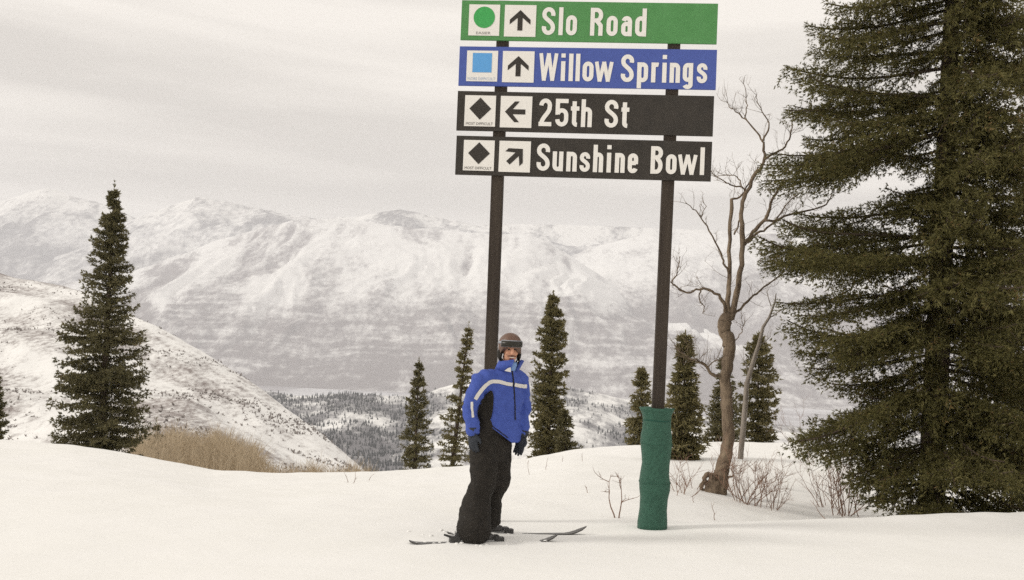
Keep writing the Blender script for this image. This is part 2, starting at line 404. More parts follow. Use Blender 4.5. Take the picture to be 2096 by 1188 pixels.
def mk_disp(amp, s1, s2, seed):
    def f(x, y, t):
        w = fbm(x / 1800 + seed, y / 1800, 3) * 600
        return env(t, .2, .6) * (1 - .82 * sstep(.78, 1, t)) * ridged((x + w) / s1 + seed, (y - w) / s2, 5) * amp
    return f
def mk_veg(b, lowv, seed, thr=.5):
    def f(x, y, z, t):
        w = fbm(x / 1800 + seed, y / 1800, 3) * 600
        g = ridged((x + w) / 1000 + seed, (y - w) / 2600, 5)
        low = 1 - sstep(thr - .25, thr + .25, t + .2 * fbm(x / 1200 + seed, y / 1200, 3))
        return np.clip(b + lowv * low + .42 * sstep(.3, -.4, g) + .26 * fbm(x / 700 + seed, y / 500, 4), 0, 1)
    return f
RIGHT = [(900, 640), (1000, 605), (1080, 572), (1170, 525), (1230, 503), (1300, 486), (1340, 479), (1420, 474), (1500, 478), (1600, 482), (1700, 472), (1850, 480), (2100, 470), (2600, 480)]
hill('mountain', 850, 2600, 330, [(lambda px: hz(px) + 50, 9800), ([(900, 740), (1200, 660), (1350, 640), (1700, 650), (2600, 690)], 11600), (RIGHT, 13600)], 90, M_mount, mk_disp(150, 950, 2500, 3.3), mk_veg(.20, .60, 3.3, .70), 'snowy mountain on the right beyond the side valley')
hill('far_plateau', 650, 2700, 300, [(lambda px: hz(px) - 60, 13900), ([(600, 480), (850, 470), (950, 463), (1030, 459), (1150, 461), (1300, 466), (1500, 474), (2700, 500)], 16500)], 60, M_far, mk_disp(50, 900, 1500, 8.1), mk_veg(.22, .1, 8.1), 'distant flat snowy plateau on the skyline')
hill('far_mountain', -500, 700, 260, [(lambda px: 640 + 0 * px, 13000), ([(-500, 540), (0, 505), (200, 530), (700, 600)], 14200), ([(-500, 460), (0, 412), (60, 396), (95, 388), (140, 398), (200, 414), (280, 448), (340, 480), (450, 540), (700, 600)], 16000)], 80, M_far, mk_disp(180, 1200, 2600, 5.5), mk_veg(.20, .6, 5.5, .78), 'pale snowy mountain at the far left')
hill('far_mountain', 0, 1250, 300, [(lambda px: 600 + 0 * px, 12700), ([(0, 570), (150, 540), (300, 495), (450, 480), (700, 490), (1250, 520)], 13600), ([(0, 560), (150, 505), (250, 460), (300, 441), (350, 421), (400, 405), (450, 412), (500, 420), (560, 433), (600, 443), (650, 449), (700, 446), (770, 438), (820, 431), (860, 437), (900, 446), (960, 461), (1100, 490), (1250, 520)], 15000)], 80, M_far, mk_disp(170, 1000, 2400, 12.7), mk_veg(.38, .35, 12.7), 'hazy domed mountain behind the broad one')
# forested foothills in the middle distance
def d_foot(x, y, t): return env(t, .1, .5) * (fbm(x / 260, y / 330, 4) * 26 + ridged(x / 420 + 2, y / 700, 3) * 14) * (1 - .5 * sstep(.85, 1, t))
def v_foot(x, y, z, t):
    u = x / y
    west = 1 - sstep(-.10, -.05, u + .02 * fbm(x / 200, y / 200, 3))
    return np.clip(.50 + .14 * west + .75 * fbm(x / 170, y / 260, 4) + .35 * sstep(.55, .2, t), 0, 1)
FTOP = [(300, 800), (520, 801), (600, 807), (700, 809), (800, 816), (860, 812), (900, 796), (960, 781), (1010, 776), (1100, 783), (1150, 790), (1200, 800), (1260, 815), (1320, 830), (1500, 862), (1700, 885), (2600, 950)]
fx, fy, fz, ft = hill('foothill', 250, 2600, 420, [(lambda px: 1015 + .02 * px, 1500), (FTOP, 2700)], 130, M_foot, d_foot, v_foot, 'low foothills with snowy clearings and dark forest')
def d_hill(x, y, t): return env(t, .1, .4) * (fbm(x / 110, y / 140, 4) * 9 + ridged((x + y * .5) / 150, (y - x * .3) / 260, 3) * 5) * (1 - .55 * sstep(.85, 1, t))
def v_hill(x, y, z, t):
    g = ridged((x + y * .5) / 150, (y - x * .3) / 260, 3)
    return np.clip(.30 + .38 * fbm(x / 60 + 21, y / 160 + 2, 4) + .42 * fbm(x / 170 + 2, t * 16, 4) + .32 * sstep(.2, -.5, g) + .45 * sstep(.5, .2, t) + .06 * (1 - sstep(-.5, -.35, x / y)), 0, 1)
LH = [(-500, 480), (0, 556), (90, 576), (180, 603), (290, 652), (400, 712), (520, 790), (600, 845), (640, 872), (700, 922), (770, 985), (850, 1050), (1000, 1120)]
hx, hy, hzz, ht = hill('hillside', -500, 1000, 360, [([(-500, 1010), (400, 1030), (700, 1060), (1000, 1180)], 330), (LH, [(-500, 900), (0, 820), (400, 640), (770, 480), (1000, 430)])], 150, M_hill, d_hill, v_hill, 'snowy brush covered hillside dropping to the right')

# ------------------------------------------------------------------ air
mb = MB(); mb.box((0, 8750, 800 - 150), Vector((15500, 0, 0)), Vector((0, 10750, 0)), Vector((0, 0, 1000)))
mh = bpy.data.materials.new('pale_air'); mh.use_nodes = True; t = mh.node_tree; t.nodes.clear()
vo = N(t, 'ShaderNodeOutputMaterial'); pv = N(t, 'ShaderNodeVolumePrincipled')
pv.inputs['Color'].default_value = (.90, .92, .97, 1); pv.inputs['Density'].default_value = 7.0e-5; pv.inputs['Anisotropy'].default_value = .0
t.links.new(pv.outputs[0], vo.inputs['Volume'])
hz_o = link('haze', mb.mesh('haze', mh)); tag(hz_o, 'pale winter haze filling the valley', kind='stuff')

# ------------------------------------------------------------------ trail sign
YAW = R(4.3); SA = Vector((math.cos(YAW), -math.sin(YAW), 0)); SN = Vector((-math.sin(YAW), -math.cos(YAW), 0)); UP = Vector((0, 0, 1))
S0 = at(1200, 700, 10.0); S0.z = 0
def on_sign(px, py, off=0.0):
    d = ray(px, py); p0 = S0 + SN * off
    t = (p0 - CAM).dot(SN) / d.dot(SN); return CAM + d * t
sign = empty('trail_sign', (S0.x, S0.y, gz(S0.x, S0.y)))
tag(sign, 'tall trail sign with four stacked boards on two dark posts', 'sign')
def post(pts, foot):
    a = on_sign(*pts[0], -.085); b = on_sign(*pts[1], -.085)
    d = (b - a) / (b.z - a.z); lo = a + d * (foot - .4 - a.z); hi = b + d * .0
    mb = MB(); ax = (hi - lo).normalized(); hw = .061
    c = (lo + hi) / 2; rings = []
    for q in (0, 1):
        p = lo.lerp(hi, q); rings.append([p + SA * (i * hw) + SN * (j * hw) + SA * (ii * .008) + SN * (jj * .008) for i, j, ii, jj in
            ((-1, -1, 1, 0), (1, -1, -1, 0), (1, -1, 0, 1), (1, 1, 0, -1), (1, 1, -1, 0), (-1, 1, 1, 0), (-1, 1, 0, -1), (-1, -1, 0, 1))])
    mb.loft(rings); o = link('post', mb.mesh('post', M_post), sign)
    return lo, hi
post([(1005, 740), (1032, 6)], -.02)
plo, phi = post([(1347, 830), (1383, 12)], -.02)

# ---- lettering: condensed grotesque, drawn stroke by stroke
def arc(cx, cy, rx, ry, a0, a1, n=10): return [(cx + rx * math.cos(R(a0 + (a1 - a0) * i / n)), cy + ry * math.sin(R(a0 + (a1 - a0) * i / n))) for i in range(n + 1)]
def bez(p0, p1, p2, p3, n=8): return [tuple((1 - t) ** 3 * a + 3 * (1 - t) ** 2 * t * b + 3 * (1 - t) * t * t * c + t ** 3 * d for a, b, c, d in zip(p0, p1, p2, p3)) for t in [i / n for i in range(n + 1)]]
def stad(x0, x1, y0, y1, ry=None):
    rx = (x1 - x0) / 2; ry = ry or rx * 1.15; cx = (x0 + x1) / 2
    return arc(cx, y1 - ry, rx, ry, 0, 180) + arc(cx, y0 + ry, rx, ry, 180, 360)
def esse(w, s, H):
    h = s / 2; rx = (w - s) / 2; cx = w / 2; ry = min(rx * 1.1, H * .2)
    return (arc(cx, H - h - ry, rx, ry, -18, 180) + bez((h, H - h - ry - .02), (h, H * .56), (w - h, H * .50), (w - h, h + ry + .02))[1:] +
            arc(cx, h + ry, rx, ry, 0, -198))
def glyph(ch, w, s):
    h = s / 2; X = .72; r = (w - s) / 2; ry = r * 1.15; S = []
    if ch == 'o': S = [(stad(h, w - h, h, X - h), True)]
    elif ch == 'l': S = [([(h, 0), (h, 1)], False)]
    elif ch == 'i': S = [([(h, 0), (h, X)], False), ([(h, .85), (h, 1)], False)]
    elif ch in 'hn':
        S = [([(h, 0), (h, 1 if ch == 'h' else X)], False), (arc(w / 2, X - h - ry, r, ry, 165, 0) + [(w - h, 0)], False)]
    elif ch == 'u': S = [([(w - h, 0), (w - h, X)], False), ([(h, X)] + arc(w / 2, h + ry, r, ry, 180, 345), False)]
    elif ch == 'd': S = [([(w - h, 0), (w - h, 1)], False), (stad(h, w - h, h, X - h), True)]
    elif ch == 'p': S = [([(h, -.22), (h, X)], False), (stad(h, w - h, h, X - h), True)]
    elif ch == 'g': S = [(stad(h, w - h, h + .04, X - h), True), ([(w - h, X)] + arc(w / 2, -.22 + h + r * .8, r, r * .8, 0, -165), False)]
    elif ch == 'a': S = [(arc(w / 2, X - h - ry, r, ry, 165, 0) + [(w - h, 0)], False), (stad(h, w - h, h, .44, r * .9), True)]
    elif ch == 'r': S = [([(h, 0), (h, X)], False), (arc(w * .66, X - h - ry, w * .66 - h, ry, 170, 70), False)]
    elif ch == 's': S = [(esse(w, s * .95, X), False)]
    elif ch == 'S': S = [(esse(w, s, 1), False)]
    elif ch == 'e': S = [([(h, .37), (w - h, .37)], False), ([(w - h, .33)] + arc(w / 2, X - h - ry, r, ry, 0, 180) + arc(w / 2, h + ry, r, ry, 180, 345), False)]
    elif ch == 't':
        c = w * .42; S = [([(c, .92), (c, h + .10)] + arc(c + .10, h + .10, .10, .10, 190, 275, 5), False), ([(0, X - h * .8), (w, X - h * .8)], False)]
    elif ch in 'wW':
        T = X if ch == 'w' else 1; k = .86; h2 = h * k
        S = [([(h2 * .9, T), (w * .27, 0)], False), ([(w * .27, 0), (w * .5, T)], False), ([(w * .5, T), (w * .73, 0)], False), ([(w * .73, 0), (w - h2 * .9, T)], False)]
    elif ch == 'R':
        S = [([(h, 0), (h, 1)], False), ([(h, 1 - h), (w - h - r, 1 - h)] + arc(w - h - r, .735, r, .265 - h, 90, -90)[1:] + [(h, .47 + h)], False), ([(w * .56, .52), (w - h, .36), (w - h, 0)], False)]
    elif ch == 'B':
        S = [([(h, 0), (h, 1)], False), ([(h, 1 - h), (w - h - r, 1 - h)] + arc(w - h - r, .76, r, .24 - h, 90, -90)[1:] + [(h, .52 + h)], False),
             ([(h, .52 + h), (w - h - r, .52 + h)] + arc(w - h - r, .3, r, .3 - h + .0, 90, -90)[1:] + [(h, h)], False)]
    elif ch == '2': S = [(arc(w / 2, 1 - h - ry, r, ry, 180, -10) + bez((w - h, .70), (w - h, .45), (h + .02, .35), (h + .01, .02))[1:], False), ([(0, h), (w, h)], False)]
    elif ch == '5': S = [([(w - .01, 1 - h), (h, 1 - h), (h, .50), (h + .03, .50)], False), (arc(w / 2, .66 - h - ry, r, ry, 165, 0) + arc(w / 2, h + ry, r, ry, 0, -180), False)]
    return S
def thick(pts, s, closed):
    n = len(pts); P = [Vector((p[0], p[1])) for p in pts]; Lf = []; Rt = []
    if closed and (P[0] - P[-1]).length < 1e-6: P.pop(); n -= 1
    for i in range(n):
        a = P[(i - 1) % n] if (closed or i > 0) else None; b = P[(i + 1) % n] if (closed or i < n - 1) else None
        d1 = (P[i] - a) if a is not None else None; d2 = (b - P[i]) if b is not None else None
        if d1 is not None and d1.length < 1e-7: d1 = None
        if d2 is not None and d2.length < 1e-7: d2 = None
        d1 = (d1 or d2).normalized(); d2 = (d2 or d1).normalized()
        t = (d1 + d2); t = t.normalized() if t.length > 1e-6 else d1
        nn = Vector((-t.y, t.x)); c = max(.5, nn.dot(Vector((-d1.y, d1.x))))
        Lf.append(P[i] + nn * (s / 2 / c)); Rt.append(P[i] - nn * (s / 2 / c))
    v = Lf + Rt; m = n if closed else n - 1
    f = [(n + i, n + (i + 1) % n, (i + 1) % n, i) for i in range(m)]
    return v, f
CAPH = 57.0
def letters(mb, frame, items, kx):
    """items: (char, left px, right px) in board pixels; frame(x, y, off) -> point"""
    lev = 0
    for ch, x0, x1 in items:
        w = (x1 - x0) / CAPH
        for pts, cl in glyph(ch, w, .152 if ch not in 'wW' else .132):
            v, f = thick(pts, .152 if ch not in 'wWs' else (.130 if ch != 's' else .142), cl)
            off = .0032 + .00025 * (lev % 6); lev += 1
            mb.add([frame(x0 + p.x * CAPH, 12.5 + CAPH - p.y * CAPH, off) for p in v], f)
Z = 3.126
BOARDS = [
    ('green trail board for easier Slo Road run', M_green, [(946, 0), (1470, 8), (1467, 90), (942, 82)], 944.0, 'circle', 0,
     [('S', 630, 715), ('l', 738, 768), ('o', 785, 855), ('R', 940, 1020), ('o', 1044, 1115), ('a', 1138, 1206), ('d', 1226, 1297)]),
    ('blue trail board for more difficult Willow Springs run', M_blue, [(941, 95), (1468, 102), (1465, 184), (938, 175)], 939.5, 'square', 0,
     [('W', 610, 727), ('i', 749, 777), ('l', 799, 828), ('l', 843, 872), ('o', 887, 957), ('w', 966, 1080), ('S', 1130, 1212), ('p', 1233, 1302), ('r', 1322, 1378), ('i', 1391, 1419), ('n', 1438, 1503), ('g', 1520, 1584), ('s', 1608, 1674)]),
    ('black trail board for most difficult 25th St run', M_black, [(937, 186), (1462, 197), (1459, 279), (934, 267)], 935.5, 'diamond', 90,
     [('2', 610, 692), ('5', 716, 799), ('t', 814, 868), ('h', 881, 950), ('S', 1030, 1116), ('t', 1136, 1186)]),
    ('black trail board for most difficult Sunshine Bowl run', M_black, [(934, 278), (1458, 290), (1455, 372), (932, 357)], 933.0, 'diamond', -45,
     [('S', 597, 682), ('u', 700, 768), ('n', 789, 856), ('s', 874, 940), ('h', 960, 1024), ('i', 1047, 1076), ('n', 1099, 1162), ('e', 1181, 1246), ('B', 1326, 1402), ('o', 1423, 1490), ('w', 1500, 1618), ('l', 1638, 1669)])]
def text_mesh(txt, mtl, frame, cx, y, width, height):
    cu = bpy.data.curves.new('txt', 'FONT'); cu.body = txt; cu.align_x = 'CENTER'; cu.resolution_u = 2
    o = bpy.data.objects.new('txt', cu); COL.objects.link(o); me = evaluated(o, 'caption'); bpy.data.objects.remove(o)
    n = len(me.vertices); co = np.zeros(n * 3); me.vertices.foreach_get('co', co); co = co.reshape(-1, 3)
    x0, x1 = co[:, 0].min(), co[:, 0].max(); h0, h1 = co[:, 1].min(), co[:, 1].max()
    new = np.array([frame(cx + ((c[0] - x0) / (x1 - x0) - .5) * width, y - (c[1] - h0) / (h1 - h0) * height, .0075) for c in co])
    me.vertices.foreach_set('co', new.ravel()); me.materials.clear(); me.materials.append(mtl); me.update(); return me
for label, bmtl, corners, bl, sym, rot, items in BOARDS:
    Cn = [on_sign(*c) for c in corners]
    a2 = [((p - S0).dot(SA), p.z) for p in Cn]
    cx = sum(p[0] for p in a2) / 4; cz = sum(p[1] for p in a2) / 4
    wd = (math.dist(a2[0], a2[1]) + math.dist(a2[2], a2[3])) / 2; hg = (math.dist(a2[0], a2[3]) + math.dist(a2[1], a2[2])) / 2
    ang = (math.atan2(a2[1][1] - a2[0][1], a2[1][0] - a2[0][0]) + math.atan2(a2[2][1] - a2[3][1], a2[2][0] - a2[3][0])) / 2
    bx = SA * math.cos(ang) + UP * math.sin(ang); bz = UP * math.cos(ang) - SA * math.sin(ang)
    org = S0 + SA * cx + UP * cz
    k = wd / 524.0; kz = hg / 82.0
    def frame(x, y, off, org=org, bx=bx, bz=bz, k=k, kz=kz): return org + bx * ((x - 262) * k) + bz * ((41 - y) * kz) + SN * off
    mb = MB(); hx2, hz2, ht2 = wd / 2, hg / 2, .011; ch_ = .004
    rings = [[org + bx * (i * (hx2 - c)) + bz * (j * (hz2 - c)) + SN * o for i, j in ((-1, -1), (1, -1), (1, 1), (-1, 1))] for c, o in ((0, -2 * ht2), (0, -.003), (ch_ * .5, 0))]
    mb.loft(rings); bd = link('sign_board', mb.mesh('sign_board', bmtl), sign); bd['label'] = label
    def poly(name, pts, off, mtl):
        m2 = MB(); m2.add([frame(x, y, off) for x, y in pts], [tuple(range(len(pts)))[::-1]]); return link(name, m2.mesh(name, mtl), bd)
    def plate(name, x0, x1, y0, y1):
        m2 = MB(); m2.loft([[frame(x, y, o) for x, y in ((x0, y1), (x1, y1), (x1, y0), (x0, y0))] for o in (.0005, .005)])
        return link(name, m2.mesh(name, M_white), bd)
    plate('symbol_plate', 16, 80, 9, 73); plate('arrow_plate', 90, 155, 9, 74)
    q = lambda u, v: (16 + 64 * u, 9 + 64 * v)
    if sym == 'circle': poly('circle_symbol', [q(.5 + .345 * math.cos(i * math.pi / 24), .415 - .345 * math.sin(i * math.pi / 24)) for i in range(48)], .0072, M_gsym)
    elif sym == 'square': poly('square_symbol', [q(.19, .71), q(.81, .71), q(.81, .08), q(.19, .08)], .0072, M_bsym)
    else: poly('diamond_symbol', [q(.15, .43), q(.5, .79), q(.86, .43), q(.5, .07)], .0072, M_black)
    A = [(.5, .16), (.83, .47), (.83, .62), (.58, .41), (.58, .81), (.42, .81), (.42, .41), (.17, .62), (.17, .47)][::-1]
    if rot: A = [(x, y - .015) for x, y in A]
    cr_, sr_ = math.cos(R(rot)), math.sin(R(rot))
    pts = []
    for x, y in A:
        X_, Y_ = (x - .5), (.5 - y); pts.append((90 + 65 * (.5 + X_ * cr_ - Y_ * sr_), 9 + 65 * (.5 - (X_ * sr_ + Y_ * cr_))))
    poly('arrow', pts, .0072, M_black)
    m2 = MB(); letters(m2, frame, [(c, 910 + a / Z - bl, 910 + b / Z - bl) for c, a, b in items], k)
    link('lettering', m2.mesh('lettering', M_white), bd)
    cap = {'circle': ('EASIER', M_cap, 30, 5.2), 'square': ('MORE DIFFICULT', M_capb, 57, 5.6), 'diamond': ('MOST DIFFICULT', M_capk, 56, 5.6)}[sym]
    link('caption', text_mesh(cap[0], cap[1], frame, 47.5, 70.5, cap[2], cap[3]), bd)

# padded wrap round the right post
PADP = [(836, 1309, 1384), (842, 1312, 1381), (850, 1316, 1377), (862, 1317.5, 1375.5), (880, 1316, 1375.5), (893, 1313, 1377), (910, 1312, 1378), (933, 1314.5, 1375), (952, 1315.5, 1372.5), (972, 1312, 1371.5), (990, 1309.5, 1374), (1005, 1310, 1373.5), (1023, 1311.5, 1369), (1046, 1310.5, 1367), (1074, 1306, 1368)]
rings = []; pc = []
for py, xl, xr in PADP:
    a = on_sign(xl, py, .06); b = on_sign(xr, py, .06); c = (a + b) / 2 - SN * .13; hw = (b - a).length / 2
    ring = []
    for j in range(28):
        w = 2 * math.pi * j / 28; cw, sw = math.cos(w), math.sin(w); e_ = .72
        ring.append(c + SA * (hw * math.copysign(abs(cw) ** e_, cw)) + SN * ((.155 + .25 * (hw - .15)) * math.copysign(abs(sw) ** e_, sw)) + UP * (.004 * math.sin(3 * w + py)))
    rings.append(ring); pc.append(c)
bot = rings[-1]; g0 = pc[-1]
rings.append([p - UP * .08 for p in bot])
top_in = [pc[0] + (p - pc[0]) * .86 for p in rings[0]]
rings.insert(0, top_in); rings.insert(0, [pc[0] + (p - pc[0]) * .5 - UP * .05 for p in rings[1]])
rings = rings[::-1]
pad = empty('post_pad', (g0.x, g0.y, gz(g0.x, g0.y)))
tag(pad, 'green padded wrap around the foot of the right sign post', 'post pad')
mb = MB(); mb.loft(rings); o = link('pad_cover', mb.mesh('pad_cover', M_pad, True), pad)
for zi in (4, 7, 11):
    # lacing cords that pinch the pad
    rr = rings[len(rings) - 1 - (zi + 1)]
    cc = sum(rr, Vector()) / len(rr); mb = MB()
    pts = [cc + (p - cc) * 1.004 for p in rr] ; mb.tube(pts + [pts[0]], .005, 5)
    link('cord', mb.mesh('cord', mat('pad_cord', (.012, .07, .05), .8)) if zi == 4 else bpy.data.meshes['cord'] if False else mb.mesh('cord', M_pad), pad)

# ------------------------------------------------------------------ conifers
def tufts(pos, dirs, size, width, n, rng, spread=.6, jitter=.3):
    """needle sprays: n narrow diamonds fanned about each direction"""
    pos = np.repeat(np.asarray(pos, float), n, 0); d = np.repeat(np.asarray(dirs, float), n, 0); m = len(pos)
    d = d / np.linalg.norm(d, axis=1, keepdims=True) + rng.normal(0, spread, (m, 3)); d /= np.linalg.norm(d, axis=1, keepdims=True)
    q = np.cross(d, rng.normal(0, 1, (m, 3))); q /= np.linalg.norm(q, axis=1, keepdims=True) + 1e-9
    s = size * (1 + jitter * rng.normal(0, 1, (m, 1))); w = width * (1 + jitter * rng.normal(0, 1, (m, 1)))
    p0 = pos - d * s * .15
    V = np.stack([p0, p0 + d * s * .55 + q * w, p0 + d * s, p0 + d * s * .5 - q * w], 1).reshape(-1, 3)
    return V, np.arange(m * 4).reshape(-1, 4)
def spray(L, rng, step=.05, lat=.42, angle=55, droop=.12, lift=.06, lat_droop=.25, sub=True, start=.12):
    """needle positions of one bough growing along +X, length L"""
    P, Dn, axis = [], [], []
    def ax(s): return np.array([L * s, .03 * L * math.sin(5 * s + L), L * (-droop * s ** 1.5 + lift * 2 * s ** 4)])
    k = max(6, int(L * (1 - start) / step)); side = 1
    for i in range(k + 1):
        s = start + (1 - start) * i / k; p = ax(s); tg = ax(min(1, s + .05)) - ax(s - .05)
        P.append(p); Dn.append(tg / np.linalg.norm(tg) + [0, 0, .2])
        side = -side
        ll = (L * lat * (1 - s) ** .75 * min(1, .35 + 2.2 * (s - start)) + .05 + .04 * rng.rand()) * (.7 + .6 * rng.rand())
        w = R(angle - 15 * s + 12 * rng.normal()) * side; c, n_ = math.cos(w), math.sin(w)
        dv = np.array([c, n_, 0]); m = max(2, int(ll / step))
        for j in range(1, m + 1):
            q = j / m; pp = p + dv * ll * q + np.array([.05 * ll * q * q, 0, -lat_droop * ll * q * q + .02 * rng.normal()])
            P.append(pp); Dn.append(dv + [.25, 0, -lat_droop * q + .15])
            if sub and j % 2 and ll > .18:
                sl_ = ll * .38 * (1 - q * .7); a2 = w + R(45) * (1 if (j // 2) % 2 else -1); d2 = np.array([math.cos(a2), math.sin(a2), -.25])
                for z_ in range(1, max(2, int(sl_ / step)) + 1):
                    P.append(pp + d2 * z_ * step); Dn.append(d2)
    return np.array(P), np.array(Dn), [ax(i / 8) for i in range(9)]
def rotz(a): c, s = math.cos(a), math.sin(a); return np.array([[c, -s, 0], [s, c, 0], [0, 0, 1]])
def roty(a): c, s = math.cos(a), math.sin(a); return np.array([[c, 0, s], [0, 1, 0], [-s, 0, c]])

def conifer(name, label, base_, top, prof, rng_seed, levels, per, tuft=.16, width=.03, n=3, step=.11, cat='tree', group=None, mtl=None, crown0=.0, lat=.42, tr=None, pitch0=.12, droop=.25):
    """prof: (fraction of height, radius to the left, radius to the right)"""
    rng = np.random.RandomState(rng_seed); base_ = Vector(base_); top = Vector(top); H = (top - base_).length
    root = empty(name, base_); tag(root, label, cat, group)
    ax = (top - base_) / H
    mb = MB(); r0 = tr or H * .014
    mb.tube([base_ - ax * .3] + [base_.lerp(top, q) for q in (.1, .3, .5, .7, .9, .985)], [r0 * 1.25, r0, r0 * .85, r0 * .66, r0 * .45, r0 * .2, .012], 8)
    link('trunk', mb.mesh('trunk', M_conbark, True), root)
    pf = np.array(prof, float); Ps, Ds, Ts = [], [], []
    lev = crown0
    hs = []
    levels = int(levels * 1.45); i = 0
    while i < levels:
        hs.append(crown0 + (1 - crown0) * (i + rng.rand() * 1.1) / levels); i += 1
    for h0_ in hs:
        h = h0_
        nb = max(3, int(per * (1 - .45 * h) * (.7 + .6 * rng.rand()) + rng.rand())); a0 = rng.rand() * 7
        for j in range(nb):
            h = float(np.clip(h0_ + rng.normal(0, .7 / levels), crown0, .985)); a = a0 + 2 * math.pi * (j + .5 * rng.rand()) / nb; ca = math.cos(a)
            rl, rr = np.interp(h, pf[:, 0], pf[:, 1]), np.interp(h, pf[:, 0], pf[:, 2])
            Rr = rl * (.5 - .5 * ca) + rr * (.5 + .5 * ca) ; Rr *= (.40 + .70 * rng.rand() ** .75) * (1 - .5 * sstep(.86, 1.0, np.array(h)).item())
            if Rr < .04: Rr = .04
            P, D, axp = spray(Rr, rng, step, lat, 52, droop, .12, .18, sub=Rr > 1.2, start=.1)
            M = rotz(a) @ roty(-(pitch0 + .75 * max(0, h - .45) ** 1.2 + .19 * rng.normal() - .10 * (1 - h)))
            o = np.array(base_ + ax * (H * h))
            Ps.append(P @ M.T + o); Ds.append(D @ M.T); Ts.append(np.full(len(P), rng.rand()))
    # leader
    for q in np.linspace(.92, 1.02, 14):
        Ps.append(np.array([base_ + ax * (H * q)])); Ds.append(np.array([[.1 * rng.normal(), .1 * rng.normal(), 1]])); Ts.append(np.array([.5]))
    P = np.concatenate(Ps); D = np.concatenate(Ds)
    V, Q = tufts(P, D, tuft * .78, width * .72, int(n * 1.6), rng); n = int(n * 1.6)
    tone = np.clip(np.repeat(.35 * rng.rand(len(P)) + .4 * np.concatenate(Ts), n) + .25 * rng.rand(len(Q)), 0, 1)
    me = fast_mesh('crown', V - np.array(base_), Q, [mtl or M_spruce], attrs=[('tone', 'FACE', tone)])
    o = link('crown', me, root); o.matrix_parent_inverse = Matrix(); o.location = (0, 0, 0)
    return root

def prof_px(rows, D, lean=None):
    """(py, left px, centre px, right px) -> base, top, profile in metres at distance D"""
    a, b = rows[-1], rows[0]
    bs = at(a[2], a[0], D); tp = at(b[2], b[0], D); H = (tp - bs).length; k = D / F; pr = []
    for r in rows[::-1]:
        pr.append(((a[0] - r[0]) / (a[0] - b[0]), (r[2] - r[1]) * k, (r[3] - r[2]) * k))
    return bs, tp, pr
def stand(rows, D, extra):
    """carry the trunk on down to the ground beyond the crest"""
    bs, tp, pr = prof_px(rows, D); H = (tp - bs).length; ax = (tp - bs).normalized()
    g = gz(bs.x, bs.y); e_ = max(.3, (bs.z - g) / ax.z) if extra is None else extra
    nb = bs - ax * e_; H2 = H + e_
    pr = [(0, pr[0][1] * .95, pr[0][2] * .95)] + [((f_ * H + e_) / H2, l, r) for f_, l, r in pr]
    return nb, tp, pr
# the tall spruce on the left
rows = [(388, 230, 234, 240), (420, 222, 235, 246), (450, 214, 236, 257), (500, 197, 233, 268), (560, 189, 231, 270), (610, 172, 228, 276), (660, 160, 226, 288), (690, 128, 224, 291), (750, 132, 220, 303), (800, 128, 216, 303), (845, 102, 214, 302), (880, 118, 211, 296), (930, 112, 206, 290)]
b_, t_, p_ = stand(rows, 36, None)
conifer('spruce_tree', 'tall pointed spruce standing alone on the left behind the snow crest', b_, t_, p_, 11, 58, 9, .17, .026, 4, .12, lat=.40)
# the three spruces behind the skier
G = 'spruces just beyond the snow crest'
rows = [(744, 856, 858, 861), (770, 848, 858, 868), (820, 838, 856, 876), (870, 832, 854, 880), (890, 820, 852, 886), (930, 822, 850, 884), (968, 816, 848, 886)]
b_, t_, p_ = stand(rows, 34, None)
conifer('spruce_tree', 'dark small spruce farthest left of those behind the skier', b_, t_, p_, 21, 26, 7, .15, .024, 3, .12, group=G)
rows = [(671, 955, 959, 963), (700, 948, 957, 968), (740, 940, 953, 970), (745, 935, 950, 960), (790, 925, 942, 966), (840, 908, 936, 968), (890, 898, 930, 968), (962, 886, 925, 965)]
b_, t_, p_ = stand(rows, 37, None)
conifer('spruce_tree', 'thin topped spruce beside the left arm of the blue jacket', b_, t_, p_, 22, 30, 6, .15, .024, 3, .12, group=G, mtl=M_spruce_pale)
rows = [(606, 1127, 1133, 1140), (640, 1118, 1133, 1150), (690, 1108, 1133, 1163), (760, 1096, 1130, 1160), (790, 1092, 1128, 1156), (850, 1086, 1124, 1152), (900, 1080, 1122, 1160), (945, 1076, 1120, 1168)]
b_, t_, p_ = stand(rows, 35, None)
conifer('spruce_tree', 'tallest spruce behind the skier, right of the blue jacket', b_, t_, p_, 23, 38, 8, .16, .026, 4, .12, group=G, mtl=M_spruce_pale)
rows = [(842, 1152, 1155, 1159), (870, 1143, 1157, 1170), (900, 1140, 1158, 1172), (930, 1140, 1158, 1192)]
b_, t_, p_ = stand(rows, 34, None)
conifer('young_spruce', 'low young spruce at the foot of the tallest spruce', b_, t_, p_, 24, 13, 7, .14, .024, 3, .12, group=G)
# spruces round the right post and the bare tree
G2 = 'spruces between the right post and the bare tree'
rows = [(758, 1311, 1314, 1318), (790, 1300, 1314, 1328), (830, 1292, 1313, 1332), (870, 1280, 1312, 1336), (915, 1286, 1312, 1338)]
b_, t_, p_ = stand(rows, 30, None)
conifer('spruce_tree', 'small spruce just left of the green post pad', b_, t_, p_, 25, 16, 7, .14, .023, 3, .11, group=G2, mtl=M_spruce_pale)
rows = [(690, 1401, 1403, 1406), (720, 1394, 1402, 1411), (770, 1380, 1401, 1419), (820, 1368, 1400, 1432), (870, 1356, 1399, 1440), (900, 1352, 1398, 1446), (935, 1362, 1397, 1430)]
g_ = ground_at(1397, 940)
b_, t_, p_ = stand(rows, min(26.5, g_.y), None)
conifer('spruce_tree', 'light green spruce behind the right post, lower boughs over the snow', b_, t_, p_, 26, 26, 7, .15, .022, 3, .11, group=G2, pitch0=.0, droop=.4, mtl=M_spruce_pale)
